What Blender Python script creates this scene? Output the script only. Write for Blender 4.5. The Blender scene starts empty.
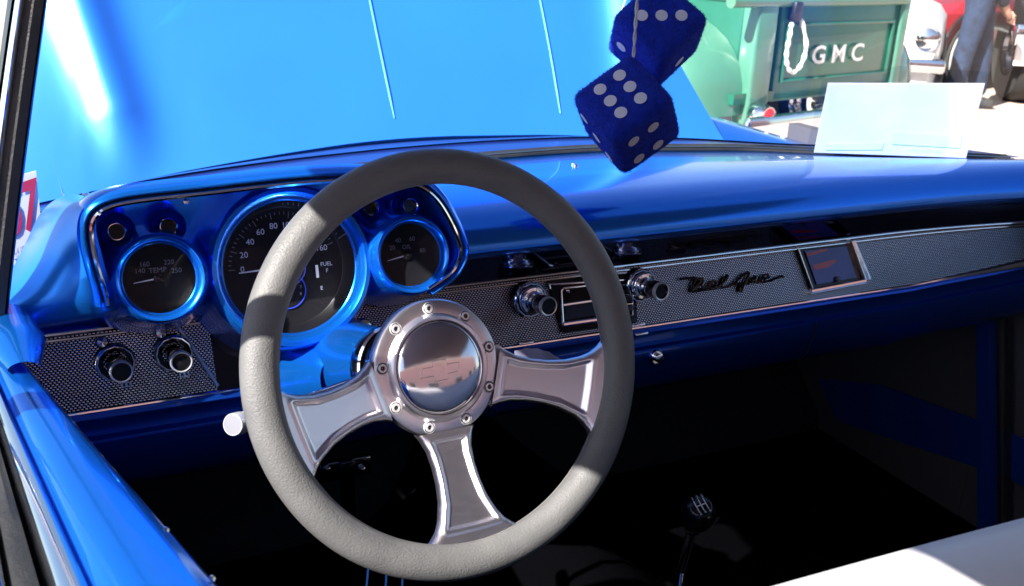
import bpy, math, random
from mathutils import Vector, Matrix
random.seed(7)
S = bpy.context.scene
COL = S.collection
V = Vector
R = math.radians

# ---------------------------------------------------------------- camera
F = 1000.0
CAM = V((0, 0, 1.30))
def cam_axes(yaw, pitch, roll):
    y, p, r = R(yaw), R(pitch), R(roll)
    f = V((math.sin(y)*math.cos(p), math.cos(y)*math.cos(p), -math.sin(p)))
    r0 = V((math.cos(y), -math.sin(y), 0)); u0 = r0.cross(f)
    return r0*math.cos(r)+u0*math.sin(r), -r0*math.sin(r)+u0*math.cos(r), f
RT, UP, FW = cam_axes(27, 20, 2.6)
def ray(x, y): return RT*((x-512)/F) - UP*((y-293)/F) + FW
def aY(x, y, Y): d = ray(x, y); return CAM + d*(Y/d.y)
def aZ(x, y, Z): d = ray(x, y); return CAM + d*((Z-CAM.z)/d.z)
def aX(x, y, X): d = ray(x, y); return CAM + d*(X/d.x)
def aW(x, y, w): return CAM + ray(x, y)*w
def aP(x, y, P0, N):
    d = ray(x, y); return CAM + d*((P0-CAM).dot(N)/d.dot(N))
cd = bpy.data.cameras.new('camera'); cam = bpy.data.objects.new('camera', cd); COL.objects.link(cam)
cd.sensor_width = 36; cd.lens = 36*F/1024; cd.clip_start = .01; cd.clip_end = 2000
cam.matrix_world = Matrix.Translation(CAM) @ Matrix((RT, UP, -FW)).transposed().to_4x4()
cd.dof.use_dof = True; cd.dof.focus_distance = 1.05; cd.dof.aperture_fstop = 14.0
S.camera = cam

# ---------------------------------------------------------------- materials
def nodes(name):
    m = bpy.data.materials.new(name); m.use_nodes = True
    return m, m.node_tree, m.node_tree.nodes['Principled BSDF']
def L(t, a, b): t.links.new(a, b)
def noise(t, scale, detail=4, rough=.6, vec=None, coord='Object', stretch=None):
    tc = t.nodes.new('ShaderNodeTexCoord'); n = t.nodes.new('ShaderNodeTexNoise')
    n.inputs['Scale'].default_value = scale; n.inputs['Detail'].default_value = detail; n.inputs['Roughness'].default_value = rough
    src = tc.outputs[coord]
    if stretch:
        mp = t.nodes.new('ShaderNodeMapping'); mp.inputs['Scale'].default_value = stretch
        L(t, src, mp.inputs['Vector']); src = mp.outputs[0]
    L(t, src, n.inputs['Vector']); return n
def ramp(t, fac, stops):
    r = t.nodes.new('ShaderNodeValToRGB'); cr = r.color_ramp
    while len(cr.elements) < len(stops): cr.elements.new(.5)
    for e, (p, c) in zip(cr.elements, stops): e.position = p; e.color = (*c, 1) if len(c) == 3 else c
    L(t, fac, r.inputs[0]); return r
def bump(t, b, h, strength, dist=.001):
    n = t.nodes.new('ShaderNodeBump'); n.inputs['Strength'].default_value = strength; n.inputs['Distance'].default_value = dist
    L(t, h, n.inputs['Height']); L(t, n.outputs[0], b.inputs['Normal']); return n
def mat(name, col, metal=0, rough=.5, coat=0, var=.0, vs=30, bmp=0, bs=200, bd=.001, rvar=0, sheen=0, spec=.5, cr=.03):
    m, t, b = nodes(name); i = b.inputs
    i['Base Color'].default_value = (*col, 1); i['Metallic'].default_value = metal; i['Roughness'].default_value = rough
    i['Coat Weight'].default_value = coat; i['Coat Roughness'].default_value = cr; i['Sheen Weight'].default_value = sheen
    i['Specular IOR Level'].default_value = spec
    n = noise(t, vs)
    if var:
        r = ramp(t, n.outputs[0], [(.3, tuple(c*(1-var) for c in col)), (.7, tuple(min(1, c*(1+var)) for c in col))])
        L(t, r.outputs[0], i['Base Color'])
    if rvar:
        r = ramp(t, n.outputs[0], [(.3, (max(0, rough-rvar),)*3), (.7, (rough+rvar,)*3)]); L(t, r.outputs[0], i['Roughness'])
    if bmp:
        n2 = noise(t, bs, 5); bump(t, b, n2.outputs[0], bmp, bd)
    return m
M = {}
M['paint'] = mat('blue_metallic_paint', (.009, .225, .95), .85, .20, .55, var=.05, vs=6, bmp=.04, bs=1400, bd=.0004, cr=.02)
M['hoodpaint'] = mat('blue_satin_sunlit_paint', (.024, .215, .84), .42, .40, 1, var=.05, vs=3, bmp=.03, bs=900, bd=.0004, cr=.27)
M['chrome'] = mat('chrome', (.82, .83, .86), 1, .06, rvar=.03, vs=40)
M['darkchrome'] = mat('dark_chrome', (.25, .26, .30), 1, .12, rvar=.05)
M['black'] = mat('black_plastic', (.012, .012, .014), 0, .35, rvar=.1)
M['gloss_black'] = mat('gloss_black', (.005, .005, .007), 0, .08, 0, spec=.45)
M['rubber'] = mat('rubber', (.014, .014, .015), 0, .55, bmp=.5, bs=300, bd=.002, rvar=.15)
M['leather'] = mat('grey_leather', (.108, .107, .108), 0, .44, spec=.35, var=.09, vs=40, bmp=.45, bs=560, bd=.0016, rvar=.08)
M['vinyl'] = mat('pale_vinyl', (.62, .60, .62), 0, .42, var=.04, vs=12, bmp=.2, bs=350, bd=.001)
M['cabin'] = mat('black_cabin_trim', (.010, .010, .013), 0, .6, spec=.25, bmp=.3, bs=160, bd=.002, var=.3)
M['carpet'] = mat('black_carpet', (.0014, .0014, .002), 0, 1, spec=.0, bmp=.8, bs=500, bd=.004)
M['doorcard'] = mat('charcoal_door_card', (.075, .068, .070), 0, .6, bmp=.3, bs=250)
M['doorblue'] = mat('deep_blue_door_insert', (.005, .03, .21), 0, .35, .3)
M['dial'] = mat('black_dial', (.007, .007, .009), 0, .6, spec=.1)
M['mark'] = mat('pale_dial_marking', (.60, .60, .66), 0, .5)
M['dimmark'] = mat('dim_dial_marking', (.15, .15, .18), 0, .5)
M['bluemark'] = mat('blue_dial_ring', (.02, .05, .5), 0, .4)
M['darkmirror'] = mat('dark_blue_mirror_lacquer', (.16, .19, .32), 1, .07, var=.05)
M['shadepaint'] = mat('blue_paint_in_shade', (.006, .075, .48), .82, .22, .4, var=.05, vs=6)  # car paint copied darker; the lower dash's shade is in this colour
M['softpaint'] = mat('blue_soft_metallic_paint', (.012, .235, .90), .72, .33, .25, var=.05, vs=6, bmp=.03, bs=900, bd=.0004, cr=.22)
M['brightring'] = mat('bright_nickel_ring', (.78, .78, .80), .7, .28)
M['dullalu'] = mat('brushed_knob_metal', (.30, .30, .32), .8, .42)
M['cowlshade'] = mat('cowl_shade_blue', (.010, .018, .13), .1, .30, .25)  # car blue darkened; the shade on the cowl is in this colour
M['satin'] = mat('satin_metal', (.45, .45, .46), .4, .35)
M['white'] = mat('white_paint', (.75, .75, .74), 0, .3, .5, var=.03)
M['headliner'] = mat('grey_headliner', (.12, .10, .115), 0, .9)
M['red'] = mat('red_car_paint', (.42, .015, .03), .1, .25, 1)
M['black_truck'] = mat('black_truck_paint', (.02, .02, .025), 0, .3, .8)
M['tyre'] = mat('black_tyre', (.02, .02, .02), 0, .8, bmp=.5, bs=60, bd=.004)
M['green'] = mat('green_truck_paint', (.065, .20, .14), 0, .30, .8, var=.08, vs=3)
M['dkgreen'] = mat('dark_green_tailgate_paint', (.014, .125, .078), .1, .30, .5, var=.15, vs=3)
M['jeans'] = mat('blue_jeans', (.010, .024, .062), 0, .85, var=.5, vs=14, bmp=.5, bs=60, bd=.01)
M['jacket'] = mat('navy_jacket', (.006, .009, .022), 0, .8, var=.2, vs=14, bmp=.5, bs=30, bd=.01)
M['skin'] = mat('skin', (.50, .27, .19), 0, .5, var=.06)
M['hair'] = mat('brown_hair', (.04, .025, .015), 0, .7, bmp=.6, bs=90, bd=.01)
M['shoe'] = mat('dark_shoe', (.03, .03, .03), 0, .5)
M['tan'] = mat('tan_wheel', (.45, .30, .17), .4, .35)
M['tail_red'] = mat('red_lens', (.45, .02, .02), 0, .15, .8)
M['velvet'] = mat('blue_plush', (.005, .032, .46), 0, .95, var=.25, vs=120, bmp=1, bs=420, bd=.006, sheen=.06, spec=.1)
M['pip'] = mat('pale_felt', (.55, .55, .62), 0, .9, bmp=.4, bs=400, bd=.001)
M['cord'] = mat('grey_cord', (.42, .42, .45), 0, .8)
M['gold'] = mat('dark_gold_metal', (.10, .06, .03), 1, .25)
M['pink'] = mat('crimson_print', (.28, .008, .035), 0, .5)
M['navy_print'] = mat('navy_print', (.05, .06, .2), 0, .5)
M['placard'] = mat('white_card_stock', (.42, .44, .48), 0, .35, .2)
M['plate'] = mat('white_licence_plate', (.8, .78, .74), 0, .4)
M['cloth'] = mat('lavender_grey_cloth', (.26, .26, .38), 0, .8, var=.1, bmp=.3, bs=300)

# polished, slightly scratched aluminium
m, t, b = nodes('polished_aluminium'); M['alu'] = m
b.inputs['Metallic'].default_value = 1; b.inputs['Base Color'].default_value = (.78, .74, .78, 1)
n = noise(t, 60, 6, .7, stretch=(1, 6, 3)); r = ramp(t, n.outputs[0], [(.3, (.29,)*3), (.75, (.35,)*3)]); L(t, r.outputs[0], b.inputs['Roughness'])
m, t, b = nodes('polished_horn_button'); M['button'] = m
b.inputs['Metallic'].default_value = 1; b.inputs['Base Color'].default_value = (.74, .72, .76, 1)
n = noise(t, 90, 6, .7, stretch=(1, 1, 8)); r = ramp(t, n.outputs[0], [(.3, (.06,)*3), (.75, (.16,)*3)]); L(t, r.outputs[0], b.inputs['Roughness'])

# woven metal panel: rows of small raised bars
m, t, b = nodes('woven_metal_panel'); M['weave'] = m
tc = t.nodes.new('ShaderNodeTexCoord'); sp = t.nodes.new('ShaderNodeSeparateXYZ'); L(t, tc.outputs['Object'], sp.inputs[0])
def mth(op, a, bb=None, v=None):
    n = t.nodes.new('ShaderNodeMath'); n.operation = op
    if isinstance(a, (int, float)): n.inputs[0].default_value = a
    else: L(t, a, n.inputs[0])
    if bb is not None:
        if isinstance(bb, (int, float)): n.inputs[1].default_value = bb
        else: L(t, bb, n.inputs[1])
    return n.outputs[0]
PX, PZ = .0041, .0024
zz = mth('MULTIPLY', sp.outputs['Z'], 1.13)
row = mth('FLOOR', mth('DIVIDE', zz, PZ))
xs = mth('ADD', mth('DIVIDE', sp.outputs['X'], PX), mth('MULTIPLY', row, .5))
fx = mth('ABSOLUTE', mth('SUBTRACT', mth('FRACT', xs), .5)); fz = mth('ABSOLUTE', mth('SUBTRACT', mth('FRACT', mth('DIVIDE', zz, PZ)), .5))
hx = mth('SMOOTH_MIN', mth('MULTIPLY', mth('SUBTRACT', .5, fx), 3.2), 1.0); hz = mth('SMOOTH_MIN', mth('MULTIPLY', mth('SUBTRACT', .5, fz), 3.0), 1.0)
h = mth('MULTIPLY', hx, hz)
r = ramp(t, h, [(.38, (.003, .003, .005)), (.72, (.62, .63, .70))]); L(t, r.outputs[0], b.inputs['Base Color'])
b.inputs['Metallic'].default_value = 1; b.inputs['Roughness'].default_value = .13
bump(t, b, h, .5, .0006)

def glassmat(name, tint, ior=1.45, rough=0.0, refl=1.0):
    m = bpy.data.materials.new(name); m.use_nodes = True; t = m.node_tree; t.nodes.clear()
    o = t.nodes.new('ShaderNodeOutputMaterial'); tr = t.nodes.new('ShaderNodeBsdfTransparent'); tr.inputs[0].default_value = (*tint, 1)
    g = t.nodes.new('ShaderNodeBsdfGlossy'); g.inputs['Roughness'].default_value = rough
    lw = t.nodes.new('ShaderNodeLayerWeight'); lw.inputs[0].default_value = .5
    pw = t.nodes.new('ShaderNodeMath'); pw.operation = 'POWER'; pw.inputs[1].default_value = 5; L(t, lw.outputs['Facing'], pw.inputs[0])
    fr = t.nodes.new('ShaderNodeMath'); fr.operation = 'MULTIPLY_ADD'; fr.inputs[1].default_value = .7; fr.inputs[2].default_value = ((ior-1)/(ior+1))**2*1.0; L(t, pw.outputs[0], fr.inputs[0])
    mx = t.nodes.new('ShaderNodeMixShader'); mu = t.nodes.new('ShaderNodeMath'); mu.operation = 'MULTIPLY'; mu.inputs[1].default_value = refl
    L(t, fr.outputs[0], mu.inputs[0]); L(t, mu.outputs[0], mx.inputs[0]); L(t, tr.outputs[0], mx.inputs[1]); L(t, g.outputs[0], mx.inputs[2]); L(t, mx.outputs[0], o.inputs[0])
    return m
M['glass'] = glassmat('windshield_glass', (.93, .96, .96), 1.5)
t = M['glass'].node_tree; o = next(n for n in t.nodes if n.type == 'OUTPUT_MATERIAL'); src = o.inputs[0].links[0].from_socket
df = t.nodes.new('ShaderNodeBsdfDiffuse'); df.inputs[0].default_value = (.8, .8, .8, 1); mx = t.nodes.new('ShaderNodeMixShader')
n = noise(t, 9, 6, .7); r = ramp(t, n.outputs[0], [(.35, (.0015,)*3), (.75, (.009,)*3)]); L(t, r.outputs[0], mx.inputs[0]); L(t, src, mx.inputs[1]); L(t, df.outputs[0], mx.inputs[2]); L(t, mx.outputs[0], o.inputs[0])
M['lens'] = glassmat('gauge_glass', (.9, .9, .92), 1.5, refl=.2)
M['sleeve'] = glassmat('clear_plastic', (.92, .94, .95), 1.4)
# translucent paper
m = bpy.data.materials.new('thin_white_paper'); m.use_nodes = True; t = m.node_tree; t.nodes.clear(); M['paper'] = m
o = t.nodes.new('ShaderNodeOutputMaterial'); d = t.nodes.new('ShaderNodeBsdfDiffuse'); tl = t.nodes.new('ShaderNodeBsdfTranslucent')
n = noise(t, 12, 3); r = ramp(t, n.outputs[0], [(.3, (.82, .85, .88)), (.7, (.90, .91, .92))]); L(t, r.outputs[0], d.inputs[0]); L(t, r.outputs[0], tl.inputs[0])
mx = t.nodes.new('ShaderNodeMixShader'); mx.inputs[0].default_value = .55; L(t, d.outputs[0], mx.inputs[1]); L(t, tl.outputs[0], mx.inputs[2]); L(t, mx.outputs[0], o.inputs[0])
M['paperblue'] = mat('pale_blue_print', (.50, .68, .80), 0, .7, var=.06); M['papergrey'] = mat('faint_grey_print', (.50, .55, .68), 0, .7)
# ground
m, t, b = nodes('pale_concrete'); M['ground'] = m
n = noise(t, .6, 8, .65); r = ramp(t, n.outputs[0], [(.3, (.40, .31, .26)), (.7, (.50, .40, .35))]); L(t, r.outputs[0], b.inputs['Base Color'])
b.inputs['Roughness'].default_value = .85; n2 = noise(t, 60, 6); bump(t, b, n2.outputs[0], .4, .01)

# ---------------------------------------------------------------- mesh building
class MB:
    def __init__(s): s.v = []; s.f = []
    def add(s, vs, fs):
        k = len(s.v); s.v += [V(p) for p in vs]; s.f += [tuple(i+k for i in f) for f in fs]; return s
    def grid(s, P, cu=False, cv=False, cap=False):
        nr, nc = len(P), len(P[0]); vs = [p for row in P for p in row]; fs = []
        for i in range(nr if cu else nr-1):
            for j in range(nc if cv else nc-1):
                a, c = i*nc+j, ((i+1) % nr)*nc+j; d, e = ((i+1) % nr)*nc+(j+1) % nc, i*nc+(j+1) % nc
                fs.append((a, e, d, c))
        if cap: fs.append(tuple(range(nc))); fs.append(tuple((nr-1)*nc+j for j in range(nc))[::-1])
        return s.add(vs, fs)
    def tube(s, pts, r, n=10, closed=False, flat=1.0, updir=None):
        pts = [V(p) for p in pts]; N = len(pts); rows = []; last = None
        for i, p in enumerate(pts):
            a = pts[(i-1) % N] if (closed or i > 0) else p; c = pts[(i+1) % N] if (closed or i < N-1) else p
            tg = (c-a).normalized()
            if updir is not None: ref = V(updir)
            elif last is None: ref = V((0, 0, 1)) if abs(tg.z) < .9 else V((1, 0, 0))
            else: ref = last
            x = (ref - tg*ref.dot(tg)).normalized(); y = tg.cross(x); last = x
            rr = r[i] if isinstance(r, (list, tuple)) else r
            rows.append([p + x*(math.cos(2*math.pi*k/n)*rr) + y*(math.sin(2*math.pi*k/n)*rr*flat) for k in range(n)])
        return s.grid(rows, cu=closed, cv=True, cap=not closed)
    def lathe(s, prof, O, ax, n=48, ref=None, sx=1, cap0=False, cap1=False):
        O = V(O); ax = V(ax).normalized(); ref = V(ref) if ref is not None else (V((1, 0, 0)) if abs(ax.x) < .9 else V((0, 0, 1)))
        x = (ref-ax*ref.dot(ax)).normalized(); y = ax.cross(x)
        rows = []
        for q in prof:
            r, h = q[0], q[1]; k = q[2] if len(q) > 2 else 1
            rows.append([O+ax*h+x*(math.cos(2*math.pi*j/n)*r*k)+y*(math.sin(2*math.pi*j/n)*r) for j in range(n)])
        k0 = len(s.v); s.grid(rows, cv=True)
        if cap0: s.f.append(tuple(k0+j for j in range(n))[::-1])
        if cap1: s.f.append(tuple(k0+(len(rows)-1)*n+j for j in range(n)))
        return s
    def box(s, c, size, ax=None, bev=0):
        c = V(c); X, Y, Z = ax if ax else (V((1, 0, 0)), V((0, 1, 0)), V((0, 0, 1))); X, Y, Z = V(X), V(Y), V(Z)
        hx, hy, hz = [q/2 for q in size]; b = min(bev, hx*.9, hy*.9, hz*.9)
        if b <= 0:
            P = [c+X*(i*hx)+Y*(j*hy)+Z*(k*hz) for k in (-1, 1) for j in (-1, 1) for i in (-1, 1)]
            return s.add(P, [(0, 2, 3, 1), (4, 5, 7, 6), (0, 1, 5, 4), (2, 6, 7, 3), (0, 4, 6, 2), (1, 3, 7, 5)])
        # rounded box as stacked rounded outlines
        rows = []
        for k, (dz, ins) in enumerate([(-hz, b), (-hz+b*.3, b*.3), (-hz+b, 0), (hz-b, 0), (hz-b*.3, b*.3), (hz, b)]):
            ring = []
            for sx, sy, a0 in ((1, 1, 0), (-1, 1, 90), (-1, -1, 180), (1, -1, 270)):
                for q in range(4):
                    a = R(a0+q*30); rr = b
                    ring.append(c+X*(sx*(hx-b)+math.cos(a)*(rr-ins if ins < b else 0))+Y*(sy*(hy-b)+math.sin(a)*(rr-ins if ins < b else 0))+Z*dz)
            rows.append(ring)
        return s.grid(rows, cv=True, cap=True)
    def poly(s, pts, off):   # extruded polygon
        n = len(pts); off = V(off)
        return s.add([V(p) for p in pts]+[V(p)+off for p in pts], [tuple(range(n))[::-1], tuple(range(n, 2*n))]+[(i, (i+1) % n, n+(i+1) % n, n+i) for i in range(n)])
BASE = {}
def tag(o, label, cat, group=None, kind=None):
    if label: o['label'] = label
    if cat: o['category'] = cat
    if group: o['group'] = group
    if kind: o['kind'] = kind
    return o
def thing(name, loc, label, cat, group=None):
    o = bpy.data.objects.new(name, None); COL.objects.link(o); o.location = loc; o.empty_display_size = .1; BASE[o] = V(loc)
    return tag(o, label, cat, group)
def part(name, mb, m, parent=None, smooth=True, ang=38, label=None):
    base = BASE[parent] if parent is not None else V((0, 0, 0))
    me = bpy.data.meshes.new(name); me.from_pydata([p-base for p in mb.v], [], mb.f); me.validate(); me.update()
    import bmesh
    bm = bmesh.new(); bm.from_mesh(me); bmesh.ops.remove_doubles(bm, verts=bm.verts, dist=1e-6); bmesh.ops.recalc_face_normals(bm, faces=bm.faces); bm.to_mesh(me); bm.free()
    if smooth:
        me.polygons.foreach_set('use_smooth', [True]*len(me.polygons)); me.set_sharp_from_angle(angle=R(ang))
    me.materials.append(M[m] if isinstance(m, str) else m)
    o = bpy.data.objects.new(name, me); COL.objects.link(o)
    if parent is not None: o.parent = parent
    BASE[o] = base
    if label: o['label'] = label
    return o
def struct(name, mb, m, smooth=False):
    o = part(name, mb, m, None, smooth); o['kind'] = 'structure'; return o
_dg = None
def text_mb(mb, s, O, X, Y, h, depth=.0004, shear=0, bold=0, align='CENTER', mirror=False, sx=1):
    cu = bpy.data.curves.new('lettering', 'FONT'); cu.body = s; cu.size = 1; cu.align_x = align; cu.align_y = 'CENTER'; cu.extrude = 0; cu.offset = bold; cu.shear = shear; cu.resolution_u = 3
    o = bpy.data.objects.new('lettering', cu); COL.objects.link(o)
    dg = bpy.context.evaluated_depsgraph_get(); me = bpy.data.meshes.new_from_object(o.evaluated_get(dg))
    O, X, Y = V(O), V(X).normalized(), V(Y).normalized(); N = X.cross(Y)
    q = -1 if mirror else 1
    vs = [O + X*(v.co.x*h*q*sx) + Y*(v.co.y*h) + N*depth for v in me.vertices]
    mb.add(vs, [tuple(p.vertices) for p in me.polygons])
    bpy.data.objects.remove(o); bpy.data.curves.remove(cu); bpy.data.meshes.remove(me)
def lerp(a, b, t): return a+(b-a)*t
def interp(tab, x):
    if x <= tab[0][0]: return tab[0][1]
    for (a, b), (c, d) in zip(tab, tab[1:]):
        if x <= c: return lerp(b, d, (x-a)/(c-a))
    return tab[-1][1]
def smoothpts(pts, k=6, closed=False):
    P = [V(p) for p in pts]; n = len(P); out = []
    for i in range(n if closed else n-1):
        g = lambda j: P[j % n] if closed else P[max(0, min(n-1, j))]
        p0, p1, p2, p3 = g(i-1), g(i), g(i+1), g(i+2)
        for q in range(k):
            t = q/k
            out.append(.5*((2*p1)+(p2-p0)*t+(2*p0-5*p1+4*p2-p3)*t*t+(3*p1-p0-3*p2+p3)*t**3))
    if not closed: out.append(P[-1])
    return out

# ---------------------------------------------------------------- world and sun
w = bpy.data.worlds.new('World'); S.world = w; w.use_nodes = True; t = w.node_tree
bg = t.nodes['Background']; sky = t.nodes.new('ShaderNodeTexSky'); sky.sky_type = 'NISHITA'; sky.sun_disc = False
SD = V((1.1, .40, -1.0)).normalized()
el = math.asin(-SD.z); az = math.atan2(-SD.x, -SD.y)
sky.sun_elevation = el; sky.sun_rotation = az; sky.air_density = 1.0; sky.dust_density = 1.0; sky.ozone_density = 1.0
L(t, sky.outputs[0], bg.inputs[0]); bg.inputs[1].default_value = .055
ld = bpy.data.lights.new('sun', 'SUN'); ld.energy = 5.0; ld.angle = R(.5); ld.color = (1, .95, .87)
lo = bpy.data.objects.new('sun', ld); COL.objects.link(lo); lo.rotation_euler = (-SD).to_track_quat('Z', 'Y').to_euler()
S.view_settings.view_transform = 'Standard'; S.view_settings.look = 'None'; S.view_settings.exposure = 1.88; S.view_settings.gamma = 1

# ---------------------------------------------------------------- ground
g = MB(); g.grid([[V((x, y, 0)) for x in (-300, -60, -20, 0, 20, 60, 300)] for y in (-300, -60, -20, 0, 20, 60, 300)])
struct('ground', g, 'ground')

# ================================================================ the classic car
car = thing('classic_car', (.66, .8, 0), 'bright metallic blue classic car with raised hood, seen from the driver window', 'car')
LW = [(-.10, 1.18), (-.03, 1.234), (.019, 1.263), (.146, 1.331), (.255, 1.366), (.359, 1.391), (.519, 1.413), (.694, 1.430), (.81, 1.436), (.89, 1.432), (1.124, 1.374), (1.256, 1.306), (1.435, 1.225), (1.59, 1.157)]
Yb_ = lambda X: interp(LW, X)
def Yb(X): return sum(Yb_(X+d) for d in (-.03, -.015, 0, .015, .03))/5
HOODC = [(-.2, 1.56), (.026, 1.598), (.137, 1.629), (.43, 1.662), (.615, 1.676), (1.0, 1.664), (1.334, 1.615)]
HP0 = V((0, 1.66, .93)); HN = V((0, -.6, .8))
def hz_(y): return .93+(y-1.66)*.75
XR = 1.55
def xs(a, b, n): return [a+(b-a)*i/n for i in range(n+1)]
# ---- hood
HD = V((0, .574, .819)); HN2 = V((0, -.819, .574))
def hood_y(X): return sum(interp(HOODC, X+d) for d in (-.10, -.05, 0, .05, .10))/5
def onhood(x, y, y0=1.66):
    p = aP(x, y, V((0, y0, hz_(y0))), HN2); return p.x, (p.z-hz_(y0))/.819
xe, se = onhood(655, 0, 1.615)
KAP = (1-(xe-.64)/(1.334-.64))/se
(xl0, sl0), (xl1, sl1) = onhood(130, 145, 1.63), onhood(84, 0, 1.63)
def ridge_l(s): return xl0+(xl1-xl0)*(s-sl0)/(sl1-sl0)
def hoodpt(X0, s):
    y0 = hood_y(X0); X = .64+(X0-.64)*(1-KAP*s)
    p = V((X, y0, hz_(y0))) + HD*s
    c = X-.64; up = -.05*c*c
    rl = ridge_l(s)
    for cx, sg in ((rl, 1), (1.28-rl, -1)):
        q = (X-cx)/.036; grow = max(0, min(1, s*8))*(.78+s*.5); up += .029*math.exp(-q*q)*grow
        q2 = (X-(cx+sg*.08))/.05; up -= .002*math.exp(-q2*q2)*grow
    if abs(c) > .55: up -= (abs(c)-.55)*.25*min(1, .1+s*2)
    return p + HN2*up
hs = [0, .005]+[.0125*i for i in range(1, 41)]+[.6, .75, .9, 1.05, 1.15]
m_ = MB(); top = [[hoodpt(X, s) for X in xs(-.08, 1.333, 200)] for s in hs]; m_.grid(top)
m_.grid([[p-HN2*.022 for p in row] for row in top][::-1])
m_.grid([top[0], [p-HN2*.022 for p in top[0]]]); rr = [row[-1] for row in top]; m_.grid([rr, [p-HN2*.022 for p in rr]])
hood = part('hood', m_, 'hoodpaint', car, ang=50)
for pa, pb in (((395, 120), (370, 0)), ((560, 110), (540, 0))):
    (x0, s0), (x1, s1) = onhood(*pa, 1.67), onhood(*pb, 1.67)
    x0, x1 = .64+(x0-.64)/(1-KAP*s0), .64+(x1-.64)/(1-KAP*s1)
    mm = MB(); mm.tube([hoodpt(lerp(x0, x1, k/12*2.2), lerp(s0, s1, k/12*2.2))+HN2*.001 for k in range(13)], [.0010]+[.0022]*12, 8); part('hood_crease_trim', mm, 'hoodpaint', hood)
# ---- cowl between windshield and hood
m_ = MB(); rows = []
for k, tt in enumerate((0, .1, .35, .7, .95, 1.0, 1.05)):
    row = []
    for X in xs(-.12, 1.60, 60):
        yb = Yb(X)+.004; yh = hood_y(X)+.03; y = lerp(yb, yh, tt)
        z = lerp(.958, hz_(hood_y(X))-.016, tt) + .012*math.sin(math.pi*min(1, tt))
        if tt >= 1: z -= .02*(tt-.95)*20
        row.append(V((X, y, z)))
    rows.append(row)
m_.grid(rows); cowl = part('cowl', m_, 'cowlshade', car)
m_ = MB(); m_.grid([[p.lerp(q, f_)+V((0, 0, .003)) for p, q in zip(rows[2], rows[4])] for f_ in (0, .5, 1.0)]); part('cowl_vent_shade', m_, 'cowlshade', cowl)  # vent strip added to carry the dark shaded band on the cowl
# two wiper pivots
for px, py in ((86, 192),):
    mm = MB(); p = aZ(px, py, .975); mm.lathe([(.005, -.03), (.005, -.008), (.006, -.006), (.005, -.003), (.0003, -.001)], p, (0, -.2, 1), 16); part('wiper_pivot', mm, 'chrome', cowl)
# right and left front fenders
for side in (1, -1):
    m_ = MB(); rows = []
    for y in (1.22, 1.4, 1.7, 2.1, 2.5, 2.9, 3.3):
        row = []
        for o_, z in ((0, .86), (.02, .925), (.06, .945), (.12, .94), (.19, .90), (.22, .82), (.22, .5)):
            X = (1.36+o_) if side > 0 else (-.06-o_)
            row.append(V((X, y, z-(.06 if side < 0 else .035))))
        rows.append(row)
    m_.grid(rows); part('front_fender', m_, 'paint', car)

# ---- windshield glass with gasket
m_ = MB(); rows = []
for tt in xs(0, 1, 8):
    row = []
    for X in xs(-.06, 1.52, 50):
        yb = Yb(X)-.004; yt = 1.0+.13*min(1, max(0, abs(X-.70)-.25)/.4)
        row.append(V((X, lerp(yb, min(yt, yb), tt**1.0), lerp(.958, 1.395, tt))))
    rows.append(row)
m_.grid(rows); ws = part('windshield', m_, 'glass', car)
m_ = MB(); pts = [V((X, Yb(X), .957)) for X in xs(-.08, 1.56, 60)]
m_.tube(pts, .0075, 8); part('gasket', m_, 'rubber', ws)
m_ = MB(); m_.tube([p+V((0, -.0085, .0035)) for p in pts], .0018, 6); part('gasket_trim', m_, 'chrome', ws)
m_ = MB(); m_.tube([p+V((0, -.016, .0005)) for p in pts], .0035, 8); part('gasket_bead', m_, 'rubber', ws)

# ---- dashboard body
def dash_prof(X):
    yb = Yb(X)-.004; k = min(1.0, (yb-1.05)/.35); bend = 0.26*max(0, X-1.15)**2
    m0 = 1.05
    pr = [(yb, .953), (lerp(m0, yb, .78), .962), (lerp(m0, yb, .52), .974), (lerp(m0, yb, .3), .9825), (lerp(m0, yb, .12), .984), (m0-.003, .980), (1.031, .972), (1.020, .961), (1.014, .950), (1.013, .942), (1.017, .935), (1.025, .931), (1.060, .885)]
    sh = .085 if -.2 < X < .432 else 0
    return [(y-bend+(sh if (i > 2 and i < 12) else 0), z-((.0, .012, .026, .034, .036)[min(i, 4)] if (sh and i < 12) else 0)) for i, (y, z) in enumerate(pr)]
m_ = MB(); m_.grid([[V((X, y, z)) for y, z in dash_prof(X)] for X in xs(-.10, XR, 110)]); dash = part('dashboard', m_, 'paint', car, ang=34)
m_ = MB(); m_.grid([[V((X, y-(.26*max(0, X-1.15)**2)-.0006-.001*k, z-.0004)) for k, (y, z) in enumerate(((1.0255, .9302), (1.0395, .9120), (1.0595, .8855)))] for X in xs(.432, XR, 90)]); part('mirror_strip', m_, 'darkmirror', dash)
def loX(X): return .811+interp([(1.2, 0), (1.35, .010), (1.458, .022), (1.6, .05)], X)
def bend(X): return .26*max(0, X-1.15)**2
def panpt(X, q, off=0):   # q 0 top .. 1 bottom on the inclined panel
    zb = loX(X); p = V((X, 1.060-.040*q-bend(X), lerp(.885, zb, q)))
    N = V((0, -.88, .475)); return p+N*off
PN = V((0, -.88, .475)); PD = V((0, -.4755, -.88)); P0 = V((0, 1.06, .885))
def pan(x, y, off=0): return aP(x, y, P0+PN*off, PN)
m_ = MB(); m_.grid([[panpt(X, q) for q in (0, .2, .4, .6, .8, 1)] for X in xs(-.09, .170, 20)]); part('woven_panel', m_, 'weave', dash)
m_ = MB(); m_.grid([[panpt(X, q) for q in (0, .2, .4, .6, .8, 1)] for X in xs(.215, XR, 80)]); part('woven_panel', m_, 'weave', dash)
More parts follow.
